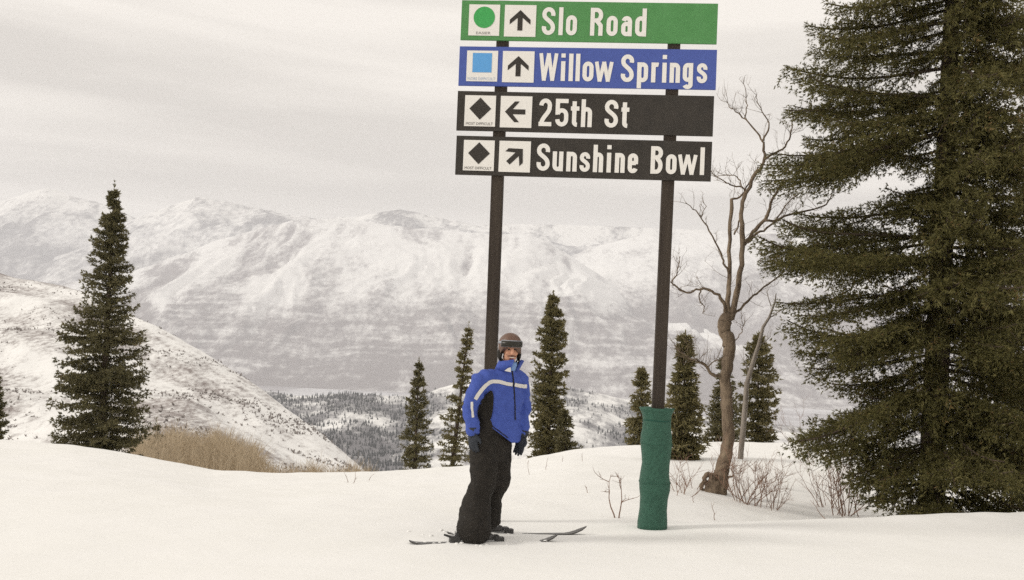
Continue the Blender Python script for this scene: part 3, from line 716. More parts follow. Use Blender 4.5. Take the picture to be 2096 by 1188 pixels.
rows = [(735, 1478, 1481, 1485), (780, 1464, 1480, 1497), (830, 1452, 1479, 1508), (870, 1444, 1478, 1512), (910, 1446, 1478, 1512)]
b_, t_, p_ = stand(rows, 33, None)
conifer('spruce_tree', 'dark spruce directly behind the bare tree trunk', b_, t_, p_, 27, 20, 7, .15, .024, 3, .12, group=G2)
rows = [(688, 1548, 1553, 1559), (720, 1530, 1554, 1574), (760, 1522, 1554, 1586), (800, 1515, 1553, 1598), (850, 1510, 1551, 1590), (910, 1505, 1550, 1576)]
b_, t_, p_ = stand(rows, 34, None)
conifer('spruce_tree', 'rounded spruce behind the leaning grey trunk', b_, t_, p_, 28, 22, 8, .16, .026, 4, .12, group=G2, mtl=M_spruce_pale)
rows = [(770, -14, -10, -6), (830, -24, -10, 5), (880, -30, -10, 9), (920, -32, -10, 4)]
b_, t_, p_ = stand(rows, 34, None)
conifer('spruce_tree', 'spruce cut off by the left edge of the view', b_, t_, p_, 29, 22, 9, .15, .024, 3, .12)
rows = [(868, 316, 320, 324), (890, 305, 322, 338), (930, 300, 324, 348)]
b_, t_, p_ = stand(rows, 60, None)
conifer('spruce_tree', 'small dark spruce top poking out of the tan brush', b_, t_, p_, 30, 14, 7, .2, .04, 3, .18)

# the big fir at the right edge: every bough is a part
def bough_mesh(L, seed, thickc=1.0):
    rng = np.random.RandomState(seed)
    P, D, axp = spray(L, rng, .046, .35, 50, .15 + .06 * rng.normal(), .08, .34, True, .16)
    # hanging twiglets give the bough its depth
    k = rng.rand(len(P)) < .40; P2 = P[k] + np.stack([.03 * rng.normal(size=k.sum()), .03 * rng.normal(size=k.sum()), -.04 - .17 * rng.rand(k.sum()) * (.4 + .6 * np.sin(P[k][:, 0] * 9 + seed) ** 2)], 1)
    D2 = D[k] * .6 + [0, 0, -.7]
    k3 = rng.rand(len(P)) < .22; P3 = P[k3] + [0, 0, .05]; D3 = D[k3] * .7 + [0, 0, .5]
    P = np.concatenate([P, P2, P3]); D = np.concatenate([D, D2, D3])
    V, Q = tufts(P, D, .060, .0058, 7, rng, .50)
    tone = np.clip(np.repeat(rng.rand(len(P)) * .75, 7) + .25 * rng.rand(len(Q)), 0, 1)
    mb = MB(); mb.tube([Vector(p) for p in axp], [.026 * L / 2 + .006 - .0028 * i * L / 2 for i in range(9)], 5)
    for i in range(14):
        p = P[rng.randint(len(P))]; s = min(1, max(.1, p[0] / L - .12)); j = min(7, int(s * 8)); mb.tube([Vector(axp[j]), Vector((axp[j] + p) / 2) + Vector((0, 0, .02)), Vector(p)], [.007, .005, .003], 3)
    wv = np.array(mb.v); wq = np.array([f + (f[0],) if len(f) == 3 else f for f in mb.f if len(f) == 4], int)
    Vt = np.concatenate([V, wv]); Qt = np.concatenate([Q, wq + len(V)])
    me = fast_mesh('bough', Vt, Qt, [M_fir, M_conbark], mi=np.r_[np.zeros(len(Q)), np.ones(len(wq))], attrs=[('tone', 'FACE', np.r_[tone, np.zeros(len(wq))])])
    return me
BOUGH = {round(L, 1): [bough_mesh(L, int(L * 100) + s) for s in range(3)] for L in (1.0, 1.6, 2.2, 2.8)}
def big_fir(label, base_px, top_px, D, tips, nrand, seed, rmax, zrange, rtrunk=.17, alo=0, ahi=360, nfront=22):
    rng = random.Random(seed)
    a = at(base_px[0], base_px[1], D); g = gz(a.x, a.y); t = at(top_px[0], top_px[1], D); ax = (t - a) / (t.z - a.z)
    b = a + ax * (g - a.z); tip = b + ax * 14.5
    root = empty('fir_tree', b); tag(root, label, 'tree')
    mb = MB(); mb.tube([b - ax * .3] + [b.lerp(tip, q) for q in (.03, .2, .4, .6, .8, 1)], [rtrunk * 1.4, rtrunk * 1.1, rtrunk, rtrunk * .8, rtrunk * .55, rtrunk * .3, .02], 12)
    link('trunk', mb.mesh('trunk', M_conbark, True), root)
    def put(z, az, L, pitch, roll=0, wid=1.0):
        key = min(BOUGH, key=lambda q: abs(q - L)); me = rng.choice(BOUGH[key]); s = L / key
        o = bpy.data.objects.new('bough', me); COL.objects.link(o); o.parent = root
        p = ax * (z - b.z)
        o.matrix_local = Matrix.Translation(p) @ Matrix.Rotation(az, 4, 'Z') @ Matrix.Rotation(-pitch, 4, 'Y') @ Matrix.Rotation(roll, 4, 'X') @ Matrix.Diagonal((s, s * wid * rng.uniform(.85, 1.15), s * wid * rng.uniform(.9, 1.2), 1))
    for i in range(nfront):                     # boughs hanging towards the run hide most of the trunk
        put(zrange[0] + .6 + (zrange[1] - zrange[0] - .6) * (i + rng.random()) / nfront, R(rng.uniform(235, 305)), rng.uniform(.9, 1.7), rng.uniform(-.4, -.05), rng.uniform(-.5, .5), 1.15)
    for px, py, dy, dd in tips:               # boughs whose tips make the outline seen against the sky
        tp = at(px, py, D + dd); z = tp.z + dy * 1.25 + rng.uniform(-.05, .28)
        p = b + ax * (z - b.z); v = tp - p; L = v.length
        put(z, math.atan2(v.y, v.x), L * 1.02, math.asin(max(-.9, min(.9, v.z / L))) + .06, rng.uniform(-.65, .65), rng.uniform(.62, .95))
    nlev = int((zrange[1] - zrange[0]) / .46)
    for lv in range(nlev):                     # whorls, with air between them
        for i in range(nrand // nlev + 1):
            z = zrange[0] + (zrange[1] - zrange[0]) * (lv + .5) / nlev + rng.gauss(0, .16)
            az = R(rng.uniform(alo, ahi)); q = max(.25, 1 - max(0, z - 3) / 13)
            ll = rmax * q * rng.uniform(.62, 1.0) * (.60 if math.cos(az) < -.3 else 1)
            put(z, az, ll, rng.uniform(-.36, .08), rng.uniform(-.6, .6), 1.0)
    return root
TIPS = [(1745, -12, .1, .2), (1700, 22, .2, -.2), (1662, 70, .25, .3), (1690, 60, .15, -.5), (1730, 110, .1, .6), (1668, 132, .1, .5), (1622, 178, .1, .1), (1650, 195, .1, -.5), (1626, 222, .15, -.2), (1632, 256, .2, .4),
        (1700, 260, .2, -.8), (1660, 300, .25, .5), (1592, 352, .5, .1), (1580, 385, .6, -.3), (1584, 412, .75, .5), (1660, 320, .4, -.8), (1640, 455, .05, .2), (1600, 485, .05, -.3), (1598, 515, .15, .4), (1556, 540, .15, -.1),
        (1572, 560, .25, .5), (1640, 560, .2, -.9), (1605, 615, .2, .2), (1640, 640, .2, -.5), (1616, 702, .15, -.1), (1640, 715, .2, .5), (1690, 690, .15, -1.0), (1662, 775, .35, .2), (1720, 735, .2, -.8),
        (1700, 800, .2, .4), (1655, 905, .5, .1), (1640, 935, .6, -.35), (1650, 925, .45, .5), (1720, 860, .3, -.9), (1760, 962, .35, .2), (1745, 990, .35, -.4), (1770, 1020, .3, .3), (1800, 1000, .3, -1.0), (1700, 940, .4, .7)]
big_fir('huge dark fir filling the right side with long layered boughs', (1905, 1040), (1950, 0), 14.6, TIPS, 180, 5, 1.95, (-.2, 8.0), alo=140, ahi=385)
TIPS2 = []
big_fir('second dark fir at the right edge of the view', (2120, 1045), (2160, 0), 15.6, TIPS2, 120, 9, 1.75, (-.2, 8.0), .15)

# ------------------------------------------------------------------ bare tree
rngb = random.Random(4)
bg0 = ground_at(1462, 1008); BD = bg0.y
bare = empty('bare_tree', bg0); tag(bare, 'leafless crooked tree with forked trunk between sign and fir', 'tree')
def limb_pts(pl, d0, d1, wob=.008, sub=3):
    n = len(pl); pts = []
    P = [at(x, y, BD + d0 + (d1 - d0) * i / (n - 1)) for i, (x, y, *_) in enumerate(pl)]
    for i in range(n - 1):
        p0 = P[max(0, i - 1)]; p1 = P[i]; p2 = P[i + 1]; p3 = P[min(n - 1, i + 2)]
        for k in range(sub):
            t = k / sub
            q = .5 * ((2 * p1) + (p2 - p0) * t + (2 * p0 - 5 * p1 + 4 * p2 - p3) * t * t + (3 * p1 - p0 - 3 * p2 + p3) * t ** 3)
            pts.append(q + Vector((rngb.gauss(0, wob), rngb.gauss(0, wob), rngb.gauss(0, wob))) if (i or k) else q)
    pts.append(P[-1]); return pts
def rad_along(ws, n): return [float(np.interp(i / (n - 1), np.linspace(0, 1, len(ws)), ws)) for i in range(n)]
KB = BD / F / 2 * .92
def twigs(mb, pts, rng, n, ln, r, start=.3, depth=1, upb=.5):
    for i in range(n):
        q = rng.uniform(start, 1) * (len(pts) - 1); j = min(int(q), len(pts) - 2); p = pts[j].lerp(pts[j + 1], q - j)
        t = (pts[j + 1] - pts[j]).normalized(); d = (t * .7 + Vector((rng.gauss(0, .7), rng.gauss(0, .7), rng.gauss(upb, .5)))).normalized()
        l = ln * rng.uniform(.4, 1.1); w = [p]; 
        for k in range(4): d = (d + Vector((rng.gauss(0, .25), rng.gauss(0, .25), rng.gauss(.12, .2)))).normalized(); w.append(w[-1] + d * l / 4)
        mb.tube(w, [r, r * .8, r * .65, r * .5, r * .35], 3)
        if depth: twigs(mb, w, rng, 3, l * .5, r * .6, .2, depth - 1, upb)
TR = [(1462, 1012), (1470, 985), (1480, 955), (1489, 915), (1490, 870), (1487, 820), (1486, 770), (1490, 735), (1493, 705), (1484, 680), (1483, 660), (1492, 645)]
pts = limb_pts(TR, 0, 0, .008, 5)
mb = MB(); mb.tube(pts, [w * KB for w in rad_along([50, 36, 29, 26, 25, 25, 24, 26, 29, 28, 29, 25], len(pts))], 14, rough=.10)
link('trunk', mb.mesh('trunk', M_bark, True), bare)
LIMBS = [
    ([(1488, 655), (1490, 600), (1493, 560), (1494, 490), (1496, 440), (1497, 408)], (15, 13, 11, 10, 9), 0, .3, 3, .5),
    ([(1497, 408), (1515, 404), (1526, 388), (1538, 368), (1552, 342)], (6, 5, 4, 4), .3, .2, 2, .3),
    ([(1497, 655), (1508, 600), (1514, 560), (1521, 505), (1518, 460), (1519, 425), (1528, 395), (1545, 360), (1558, 340), (1566, 322), (1563, 300), (1562, 287)], (17, 15, 14, 14, 12, 11, 10, 9, 8, 7, 6, 6), 0, -.3, 5, .45),
    ([(1562, 288), (1548, 270), (1527, 245), (1507, 230), (1492, 218), (1488, 208)], (5, 4, 3, 2.4, 1.5), -.3, -.2, 4, .35),
    ([(1525, 245), (1528, 222), (1528, 205), (1524, 180), (1521, 168)], (3, 2.5, 2, 1.3), -.2, 0, 2, .25),
    ([(1562, 288), (1572, 268), (1573, 252), (1560, 228), (1551, 210), (1548, 195)], (4.5, 4, 3, 2, 1.4), -.3, -.5, 3, .3),
    ([(1566, 326), (1588, 313), (1606, 300), (1617, 280), (1621, 262), (1625, 235)], (6, 5, 4.2, 3, 2), -.3, .1, 5, .35),
    ([(1523, 502), (1540, 478), (1560, 455), (1570, 440), (1576, 425), (1588, 395), (1604, 370)], (11, 10, 9, 8, 6, 4), 0, -.4, 4, .45),
    ([(1568, 452), (1590, 450), (1610, 442), (1640, 434), (1665, 430), (1690, 418), (1702, 400)], (6, 6, 5.5, 5, 4, 3), -.3, .5, 6, .45),
    ([(1530, 497), (1550, 478), (1570, 468), (1588, 452), (1600, 432), (1618, 410), (1640, 395)], (7, 6, 5, 4, 3, 2.4), 0, .5, 5, .4),
    ([(1486, 650), (1483, 628), (1474, 610), (1458, 597), (1440, 591), (1424, 594), (1408, 600), (1392, 594), (1380, 585), (1375, 578), (1384, 562), (1388, 545), (1392, 525)], (10, 9, 8, 7, 6, 5.4, 5, 4.5, 4, 3.4, 3, 2.4, 1.6), 0, -.5, 8, .35),
    ([(1440, 591), (1432, 602), (1432, 615), (1440, 626), (1438, 642)], (4, 3.4, 2.6, 1.6), -.3, -.1, 3, .25),
    ([(1490, 775), (1472, 770), (1458, 768), (1448, 752), (1436, 742), (1420, 737), (1404, 728), (1388, 718), (1376, 700)], (10, 9, 9, 7, 6, 4.5, 3.5, 2.6, 1.6), 0, -.4, 10, .4),
    ([(1448, 752), (1462, 742), (1475, 735), (1490, 728)], (4, 3, 2.4, 1.5), -.1, -.3, 4, .3),
    ([(1496, 650), (1515, 632), (1535, 612), (1555, 596), (1580, 575), (1600, 562)], (7, 6.4, 5.4, 4.4, 3.2), 0, .4, 4, .45),
    ([(1494, 560), (1484, 545), (1478, 528), (1469, 507), (1452, 473), (1435, 446), (1418, 428), (1403, 414)], (5.5, 5.4, 5, 4.4, 4, 3.2, 2.4, 1.6), .1, -.4, 4, .3),
    ([(1435, 446), (1440, 430), (1439, 410)], (2.6, 2, 1.2), -.3, -.4, 1, .2),
    ([(1527, 396), (1518, 382), (1502, 381), (1486, 374), (1472, 366), (1458, 356)], (4.5, 4, 3.4, 2.6, 1.6), -.1, -.4, 4, .3),
    ([(1520, 386), (1514, 370), (1503, 360), (1482, 358), (1466, 362)], (3.4, 3, 2.2, 1.4), -.1, .1, 3, .3),
    ([(1503, 480), (1512, 462), (1517, 440)], (5, 4, 4), .1, -.1, 0, .2),
    ([(1497, 700), (1512, 690), (1520, 672), (1525, 655)], (3.4, 2.8, 2, 1.2), 0, -.3, 2, .25)]
for pl, ws, d0, d1, nt2, ln in LIMBS:
    pts = limb_pts(pl, d0, d1, .008, 3); mb = MB(); mb.tube(pts, [w * KB * .88 for w in rad_along(ws, len(pts))], 7, rough=.14)
    twigs(mb, pts, rngb, int(nt2 * 2.6) + 1, ln * 1.15, .0045, .25, 1, .4); link('limb', mb.mesh('limb', M_bark, True), bare)
# gnarled foot with its arched root
mb = MB()
for pl, ws in (([(1486, 950), (1470, 968), (1456, 975), (1450, 970), (1444, 972), (1440, 985), (1436, 1000), (1430, 1016)], (14, 14, 12, 9, 11, 10, 9, 7)), ([(1462, 975), (1455, 990), (1450, 1014)], (16, 20, 22)), ([(1480, 970), (1478, 990), (1474, 1014)], (20, 26, 30)),
               ([(1484, 980), (1494, 976), (1505, 973)], (6, 4, 3)), ([(1466, 985), (1464, 1000), (1460, 1016)], (24, 30, 32))):
    pts = limb_pts(pl, -.12, -.1, .012, 3); mb.tube(pts, [w * KB for w in rad_along(ws, len(pts))], 8)
blob('root', mb, M_bark, bare, .014, 2, .012, 3, 14)

# leaning grey trunk behind it
lg = ground_at(1524, 912) if False else None
LD = 17.5; lean = empty('dead_tree', at(1518, 935, LD)); tag(lean, 'thin pale dead trunk leaning right, behind the bare tree', 'tree')
def lim2(pl, D, wob=.01):
    return [at(x, y, D) + Vector((rngb.gauss(0, wob), rngb.gauss(0, wob * 2), rngb.gauss(0, wob))) for x, y in pl]
pts = lim2([(1516, 940), (1521, 880), (1526, 825), (1529, 785), (1540, 745), (1552, 705), (1562, 670), (1572, 650), (1584, 618), (1590, 600)], LD)
mb = MB(); mb.tube(pts, [.05, .05, .048, .045, .04, .034, .03, .024, .016, .008], 7); link('trunk', mb.mesh('trunk', M_bark2, True), lean)
for pl in ([(1568, 655), (1580, 648), (1592, 640), (1604, 636)], [(1534, 765), (1528, 745), (1522, 735)], [(1580, 630), (1574, 612), (1570, 600)], [(1552, 705), (1564, 700), (1576, 690)]):
    p2 = lim2(pl, LD); mb = MB(); mb.tube(p2, rad_along([.012, .005], len(p2)), 4); twigs(mb, p2, rngb, 4, .4, .004); link('limb', mb.mesh('limb', M_bark2), lean)

# ------------------------------------------------------------------ leafless shrubs and twigs
def shrub(label, px, py, stems, H, spread, seed, r=.010, lean_=(0, 0), depth=2, group='leafless shrubs on the snow', n=5):
    rng = random.Random(seed); g = ground_at(px, py); root = empty('bare_shrub', g); tag(root, label, 'shrub', group)
    for i in range(stems):
        d = Vector((rng.gauss(lean_[0], spread), rng.gauss(lean_[1], spread), 1)).normalized(); l = H * rng.uniform(.55, 1.05)
        b = g + Vector((rng.gauss(0, .10 * H), rng.gauss(0, .10 * H), -.05)); w = [b]
        for k in range(6): d = (d + Vector((rng.gauss(0, .13), rng.gauss(0, .13), rng.gauss(.02, .08)))).normalized(); w.append(w[-1] + d * l / 6)
        mb = MB(); mb.tube(w, [r * (1 - .12 * k) for k in range(7)], 4); twigs(mb, w, rng, n, l * .45, r * .5, .2, depth - 1, .45)
        link('stem', mb.mesh('stem', M_twig), root)
    return root
shrub('reddish leafless shrub right of the bare tree foot', 1530, 1032, 15, .95, .5, 41, .008, (.2, 0), 2, n=9)
shrub('thin leafless shrub between bare tree and big fir', 1585, 1042, 9, .8, .45, 42, .006, (.05, 0), 2, n=7)
shrub('tall leafless shrub in front of the big fir boughs', 1735, 1056, 13, 1.15, .42, 43, .009, (-.22, 0), 2, n=8)
shrub('wispy leafless shrub under the lowest fir boughs', 1690, 1040, 11, .9, .45, 44, .006, (-.25, 0), 2)
shrub('forked leafless sapling left of the green pad', 1270, 1062, 2, .85, .16, 45, .010, (.02, 0), 2, n=4)
shrub('small leafless shrub behind the green pad', 1392, 1010, 9, .65, .55, 46, .006, (.1, 0), 1)
shrub('low leafless shrub at the root of the bare tree', 1415, 1000, 6, .55, .5, 47, .006, (-.05, 0), 1)
shrub('tall thin branched shrub right of the dead trunk', 1665, 950, 4, 1.3, .28, 48, .008, (-.3, 0), 2)
def twig(label, px, py, h, lx, seed):
    rng = random.Random(seed); g = ground_at(px, py); mb = MB()
    w = [g + Vector((0, 0, -.03))]
    for k in range(4): w.append(w[-1] + Vector((lx * h / 4 + rng.gauss(0, .012), rng.gauss(0, .02), h / 4)))
    mb.tube(w, [.006, .005, .004, .003, .002], 4); twigs(mb, w, rng, 2, h * .4, .003, .3, 0, .4)
    o = link('dry_twig', mb.mesh('dry_twig', M_twig)); 
    tag(o, label, 'twig', 'dry twigs poking out of the snow'); return o
twig('upright dry twig on the snow crest left of the skier', 722, 990, .26, .15, 1)
twig('dry twig leaning left on the snow crest', 712, 988, .2, -.5, 2)
twig('curled dry twig at the brink of the crest', 752, 984, .14, .7, 3)
twig('dry twig slanting beside the left glove', 1084, 972, .28, -.2, 4)
twig('straight dry twig below the tallest spruce', 1118, 962, .26, .05, 5)
twig('short dry twig near the foot of the low young spruce', 1150, 945, .14, .1, 6)
twig('dry twig on the snow right of the low young spruce', 1192, 945, .22, .0, 7)
twig('broken dry twig lying between skier and pad', 1205, 1010, .12, -.6, 8)
twig('dry twig beside the right edge of the green pad', 1385, 1015, .3, .35, 9)
twig('thin dry twig on the snow below the bare tree', 1424, 1030, .12, -.4, 10)
twig('dry twig slanting up from the edge of the run', 1466, 1066, .24, -.2, 11)
twig('dark broken stick in the hollow below the big fir', 1694, 1062, .22, -.8, 12)

# ------------------------------------------------------------------ brush and woods that read as one mass
rng = np.random.RandomState(8)
def brush_mass(name, label, tab, D0, D1, n, hh, seed):
    rng = np.random.RandomState(seed); P = []; Dn = []; V = []; Q = []
    px = rng.uniform(tab[0][0], tab[-1][0], n); Dd = rng.uniform(D0, D1, n)
    for i in range(n):
        top = np.interp(px[i], [a for a, b in tab], [b for a, b in tab]) + abs(rng.normal(0, 8)) + 9 * math.sin(px[i] * .11) * math.sin(px[i] * .043 + 2)
        t = at(px[i], top + 14 * (Dd[i] - D0) / (D1 - D0) * 0, Dd[i]); h = hh * rng.uniform(.7, 1.1); b = t - Vector((rng.normal(0, .25), 0, h))
        for k in range(9):
            q = rng.uniform(.2, 1); p = b.lerp(t, q); d = Vector((rng.normal(0, .8), rng.normal(0, .8), 1)).normalized(); l = h * .28 * rng.uniform(.5, 1.2); w = Vector((.011, 0, 0))
            s = len(V); e2 = p + d * l; V += [p - w, p + w, e2 + w * .3, e2 - w * .3]; Q.append((s, s + 1, s + 2, s + 3))
        s = len(V); w = Vector((.012, 0, 0)); V += [b - w, b + w, t + w * .2, t - w * .2]; Q.append((s, s + 1, s + 2, s + 3))
    me = fast_mesh(name, np.array([tuple(v) for v in V]), np.array(Q), [M_thick])
    tag(link(name, me), label, kind='stuff')
brush_mass('brush_thicket', 'tan leafless thicket beyond the crest on the left', [(270, 912), (300, 900), (340, 896), (400, 900), (450, 902), (500, 912), (526, 928), (540, 954), (552, 975), (640, 972), (760, 979)], 55, 80, 3600, 5.0, 3)

def cone_forest(name, label, pts, hs, seed):
    rng = np.random.RandomState(seed); V = []; Q = []
    for p, h in zip(pts, hs):
        for (z0, z1, r0, r1) in ((.0, .5, .2, .11), (.35, 1.0, .155, .005)):
            s = len(V); a0 = rng.rand() * 6
            for k in range(5):
                w = a0 + k * 2 * math.pi / 5; q = .75 + .5 * rng.rand(); V.append((p[0] + h * r0 * q * math.cos(w), p[1] + h * r0 * q * math.sin(w), p[2] + h * z0))
            for k in range(5):
                w = a0 + k * 2 * math.pi / 5; V.append((p[0] + h * r1 * math.cos(w), p[1] + h * r1 * math.sin(w), p[2] + h * z1))
            for k in range(5): Q.append((s + k, s + (k + 1) % 5, s + 5 + (k + 1) % 5, s + 5 + k))
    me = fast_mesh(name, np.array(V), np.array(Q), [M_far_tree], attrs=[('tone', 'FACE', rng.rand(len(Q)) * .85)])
    tag(link(name, me), label, kind='stuff')
def pick(Xw, Yw, Zw, tt, n, seed, cond, dens):
    rng = np.random.RandomState(seed); r, c = Xw.shape; out_ = []
    i = rng.randint(0, r - 1, n * 8); j = rng.randint(0, c - 1, n * 8); f = rng.rand(n * 8)
    x = Xw[i, j] * (1 - f) + Xw[i, j + 1] * f; y = Yw[i, j] * (1 - f) + Yw[i + 1, j] * f; z = Zw[i, j] * (1 - f) + Zw[i, j + 1] * f
    ok = cond(x, y, tt[i, j]) & (rng.rand(n * 8) < dens(x, y)); return np.stack([x, y, z], 1)[ok][:n]
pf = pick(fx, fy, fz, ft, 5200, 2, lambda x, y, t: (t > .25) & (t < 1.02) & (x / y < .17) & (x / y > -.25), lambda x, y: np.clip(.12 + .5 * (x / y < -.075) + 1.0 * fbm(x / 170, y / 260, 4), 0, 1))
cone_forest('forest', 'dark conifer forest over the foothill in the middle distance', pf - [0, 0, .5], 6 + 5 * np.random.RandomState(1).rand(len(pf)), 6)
pf = pick(hx, hy, hzz, ht, 5500, 3, lambda x, y, t: (t > .3) & (t < 1.01), lambda x, y: np.clip(.22 + 1.0 * fbm(x / 40 + 8, y / 60, 4), 0, 1))
rng = np.random.RandomState(12); sz = .7 + 1.1 * rng.rand(len(pf)) ** 2
V, Q = tufts(pf + [0, 0, .1], np.tile([0, 0, 1.0], (len(pf), 1)), 1.0, .20, 5, rng, .75)
V = (V.reshape(-1, 20, 3) - pf[:, None]) * sz[:, None, None] + pf[:, None]
M_hbrush = needle_mat('hillside_twigs', (.20, .175, .165), (.32, .285, .27), (.16, .15, .12))
tag(link('hillside_brush', fast_mesh('hillside_brush', V.reshape(-1, 3), Q, [M_hbrush], attrs=[('tone', 'FACE', rng.rand(len(Q)))])), 'scattered leafless brush dotted over the left hillside', kind='stuff')

# ------------------------------------------------------------------ the skier
PD = 9.0
def P(px, py, dd=0): return at(px, py, PD + dd)
foot = ground_at(985, 1100)
PSI = R(38); FR = Vector((math.sin(PSI), -math.cos(PSI), 0)); RT = Vector((-math.cos(PSI), -math.sin(PSI), 0))   # facing, his right
def ering(c, a, b, n=20, up=Vector((0, 0, 1)), fr=FR, rt=RT, e_=.85):
    return [c + rt * (a * math.copysign(abs(math.cos(w)) ** e_, math.cos(w))) + fr * (b * math.copysign(abs(math.sin(w)) ** e_, math.sin(w))) for w in [2 * math.pi * i / n for i in range(n)]]
HR = dict(sh=P(984, 781, -.14), el=P(960, 834, -.17), wr=P(968, 884, -.20))
HL = dict(sh=P(1064, 782, .14), el=P(1072, 838, .16), wr=P(1069, 890, .06))
LR = dict(hip=P(988, 892, -.08), kn=P(990, 985, -.12), an=P(966, 1082, -.10))
LL = dict(hip=P(1022, 892, .08), kn=P(1017, 982, .04), an=P(1000, 1072, .12))
SKI_A = ground_at(838, 1113); SKI_B = ground_at(1142, 1109); sdir = (SKI_B - SKI_A); sdir.z = 0; slen = sdir.length; sdir.normalize(); sper = Vector((-sdir.y, sdir.x, 0))
SK2 = ground_at(1200, 1094)
offs = (SK2 - SKI_A).dot(sper)
SKI2_B = SK2; SKI2_A = SK2 - sdir * slen
def ski_pt(A, s, w=0, h=0):
    p = A + sdir * s + sper * w; return Vector((p.x, p.y, h))
s1 = (P(968, 1082, -.10) - SKI_A).dot(sdir); s2 = (P(1003, 1072, .12) - SKI2_A).dot(sdir)
ZS = float(np.mean([gz(*ski_pt(A, q * slen).xy) for A in (SKI_A, SKI2_A) for q in (0, .25, .5, .75, 1)]))
zsk = ZS - .005
LR['an'] = ski_pt(SKI_A, s1 - .02, .01, ZS + .11); LL['an'] = ski_pt(SKI2_A, s2 - .02, 0, ZS + .13)
HC = P(1044, 716, -.02)
HY = R(14); HF = Vector((math.sin(HY), -math.cos(HY), -.04)).normalized(); HRt = Vector((-math.cos(HY), -math.sin(HY), 0)); HU = Vector((.03, -.02, 1)).normalized()
def head_pt(r, f, u): return HC + HRt * r + HF * f + HU * u
# body: one continuous figure
mb = MB()
mb.ball(head_pt(0, -.012, .035), HRt * .078, HF * .098, HU * .098)
mb.ball(head_pt(0, .022, -.045), HRt * .060, HF * .068, HU * .082)
mb.ball(head_pt(0, .058, -.098), HRt * .030, HF * .026, HU * .024)                # chin
mb.caps(head_pt(0, .092, .012), head_pt(0, .108, -.030), .010, .0165)              # nose
for s in (-1, 1):
    mb.caps(head_pt(s * .014, .082, .022), head_pt(s * .045, .072, .022), .010, .009)   # brow
    mb.ball(head_pt(s * .036, .070, -.032), HRt * .022, HF * .018, HU * .018)           # cheek
    mb.ball(head_pt(s * .081, -.005, -.01), HRt * .012, HF * .022, HU * .034)           # ear
mb.caps(head_pt(-.018, .086, -.062), head_pt(.018, .086, -.062), .010, .010)       # lips
mb.caps(head_pt(0, -.02, -.06), P(1037, 766, .02), .056, .056)
tors = [(772, 1030, .13, .075), (785, 1028, .19, .11), (820, 1027, .185, .12), (860, 1022, .165, .11), (895, 1012, .175, .12), (915, 1008, .15, .11)]
mb.loft([ering(P(x, y), a, b) for y, x, a, b in tors[::-1]])
for A in (HR, HL): mb.caps(A['sh'], A['el'], .050, .042); mb.caps(A['el'], A['wr'], .042, .030)
for A in (LR, LL): mb.caps(A['hip'], A['kn'], .085, .058); mb.caps(A['kn'], A['an'], .056, .042)
mb.caps(P(1034, 770), HR['sh'], .05, .048); mb.caps(P(1036, 770), HL['sh'], .05, .048)
def hand(wr, dv, side, palmn, k=1.0, curl=.35, grow=0.0):
    """palm, four unequal bent fingers and a thumb; dv down the hand, side towards the thumb, palmn out of the palm"""
    m = MB(); c = wr + dv * .055 * k
    m.ball(c, side * (.044 + grow) * k, palmn * (.020 + grow) * k, dv * (.058 + grow) * k)
    m.caps(wr - dv * .02, wr + dv * .03, .030 + grow, .032 + grow)
    for i, (o, ln) in enumerate(((.033, .074), (.011, .084), (-.012, .078), (-.034, .060))):
        b = wr + dv * .088 * k + side * o * k; d1 = (dv + palmn * curl * .5 + side * o * 2.2).normalized(); d2 = (dv + palmn * curl * 1.6 + side * o * 2).normalized()
        m1 = b + d1 * ln * .5; m2 = m1 + d2 * ln * .5; r = .0105 + grow * .6
        m.caps(b - d1 * .02, m1, r, r * .95, sides=8); m.caps(m1, m2, r * .95, r * .82, sides=8)
    tb = wr + dv * .035 * k + side * .036 * k; td = (dv * .8 + side * .75 + palmn * .25).normalized(); t1 = tb + td * .038; t2 = t1 + (dv + palmn * .4 + side * .1).normalized() * .032
    m.caps(tb - td * .015, t1, .0135 + grow * .4, .0125 + grow * .4, sides=8); m.caps(t1, t2, .0125 + grow * .4, .010 + grow * .4, sides=8)
    return m
DR = (Vector((.06, -.06, -1))).normalized(); DL = (Vector((-.17, -.14, -1))).normalized()
SIDE_R = Vector((.80, -.60, 0)).normalized(); PN_R = Vector((.5, .8, 0)).normalized()
SIDE_L = Vector((.1, -1, 0)); SIDE_L = (SIDE_L - DL * SIDE_L.dot(DL)).normalized(); PN_L = DL.cross(SIDE_L).normalized()
if PN_L.x > 0: PN_L = -PN_L
SIDE_L = (Vector((.75, -.65, 0)) - DL * Vector((.75, -.65, 0)).dot(DL)).normalized(); PN_L = (DL.cross(SIDE_L)).normalized()
if PN_L.dot(Vector((-.6, .2, 0))) < 0: PN_L = -PN_L
for (A, d, s, pn) in ((HR, DR, SIDE_R, PN_R), (HL, DL, SIDE_L, PN_L)):
    hm = hand(A['wr'], d, s, pn, 1.10 if A is HR else 1.22, .35 if A is HR else .18, -.005); b0 = len(mb.v); mb.v += hm.v; mb.f += [tuple(i + b0 for i in q) for q in hm.f]; mb.m += hm.m
person = blob('person', mb, M_skin, None, .0065, 3)
tag(person, 'person in blue ski jacket, black trousers and brown helmet standing on skis', 'person')
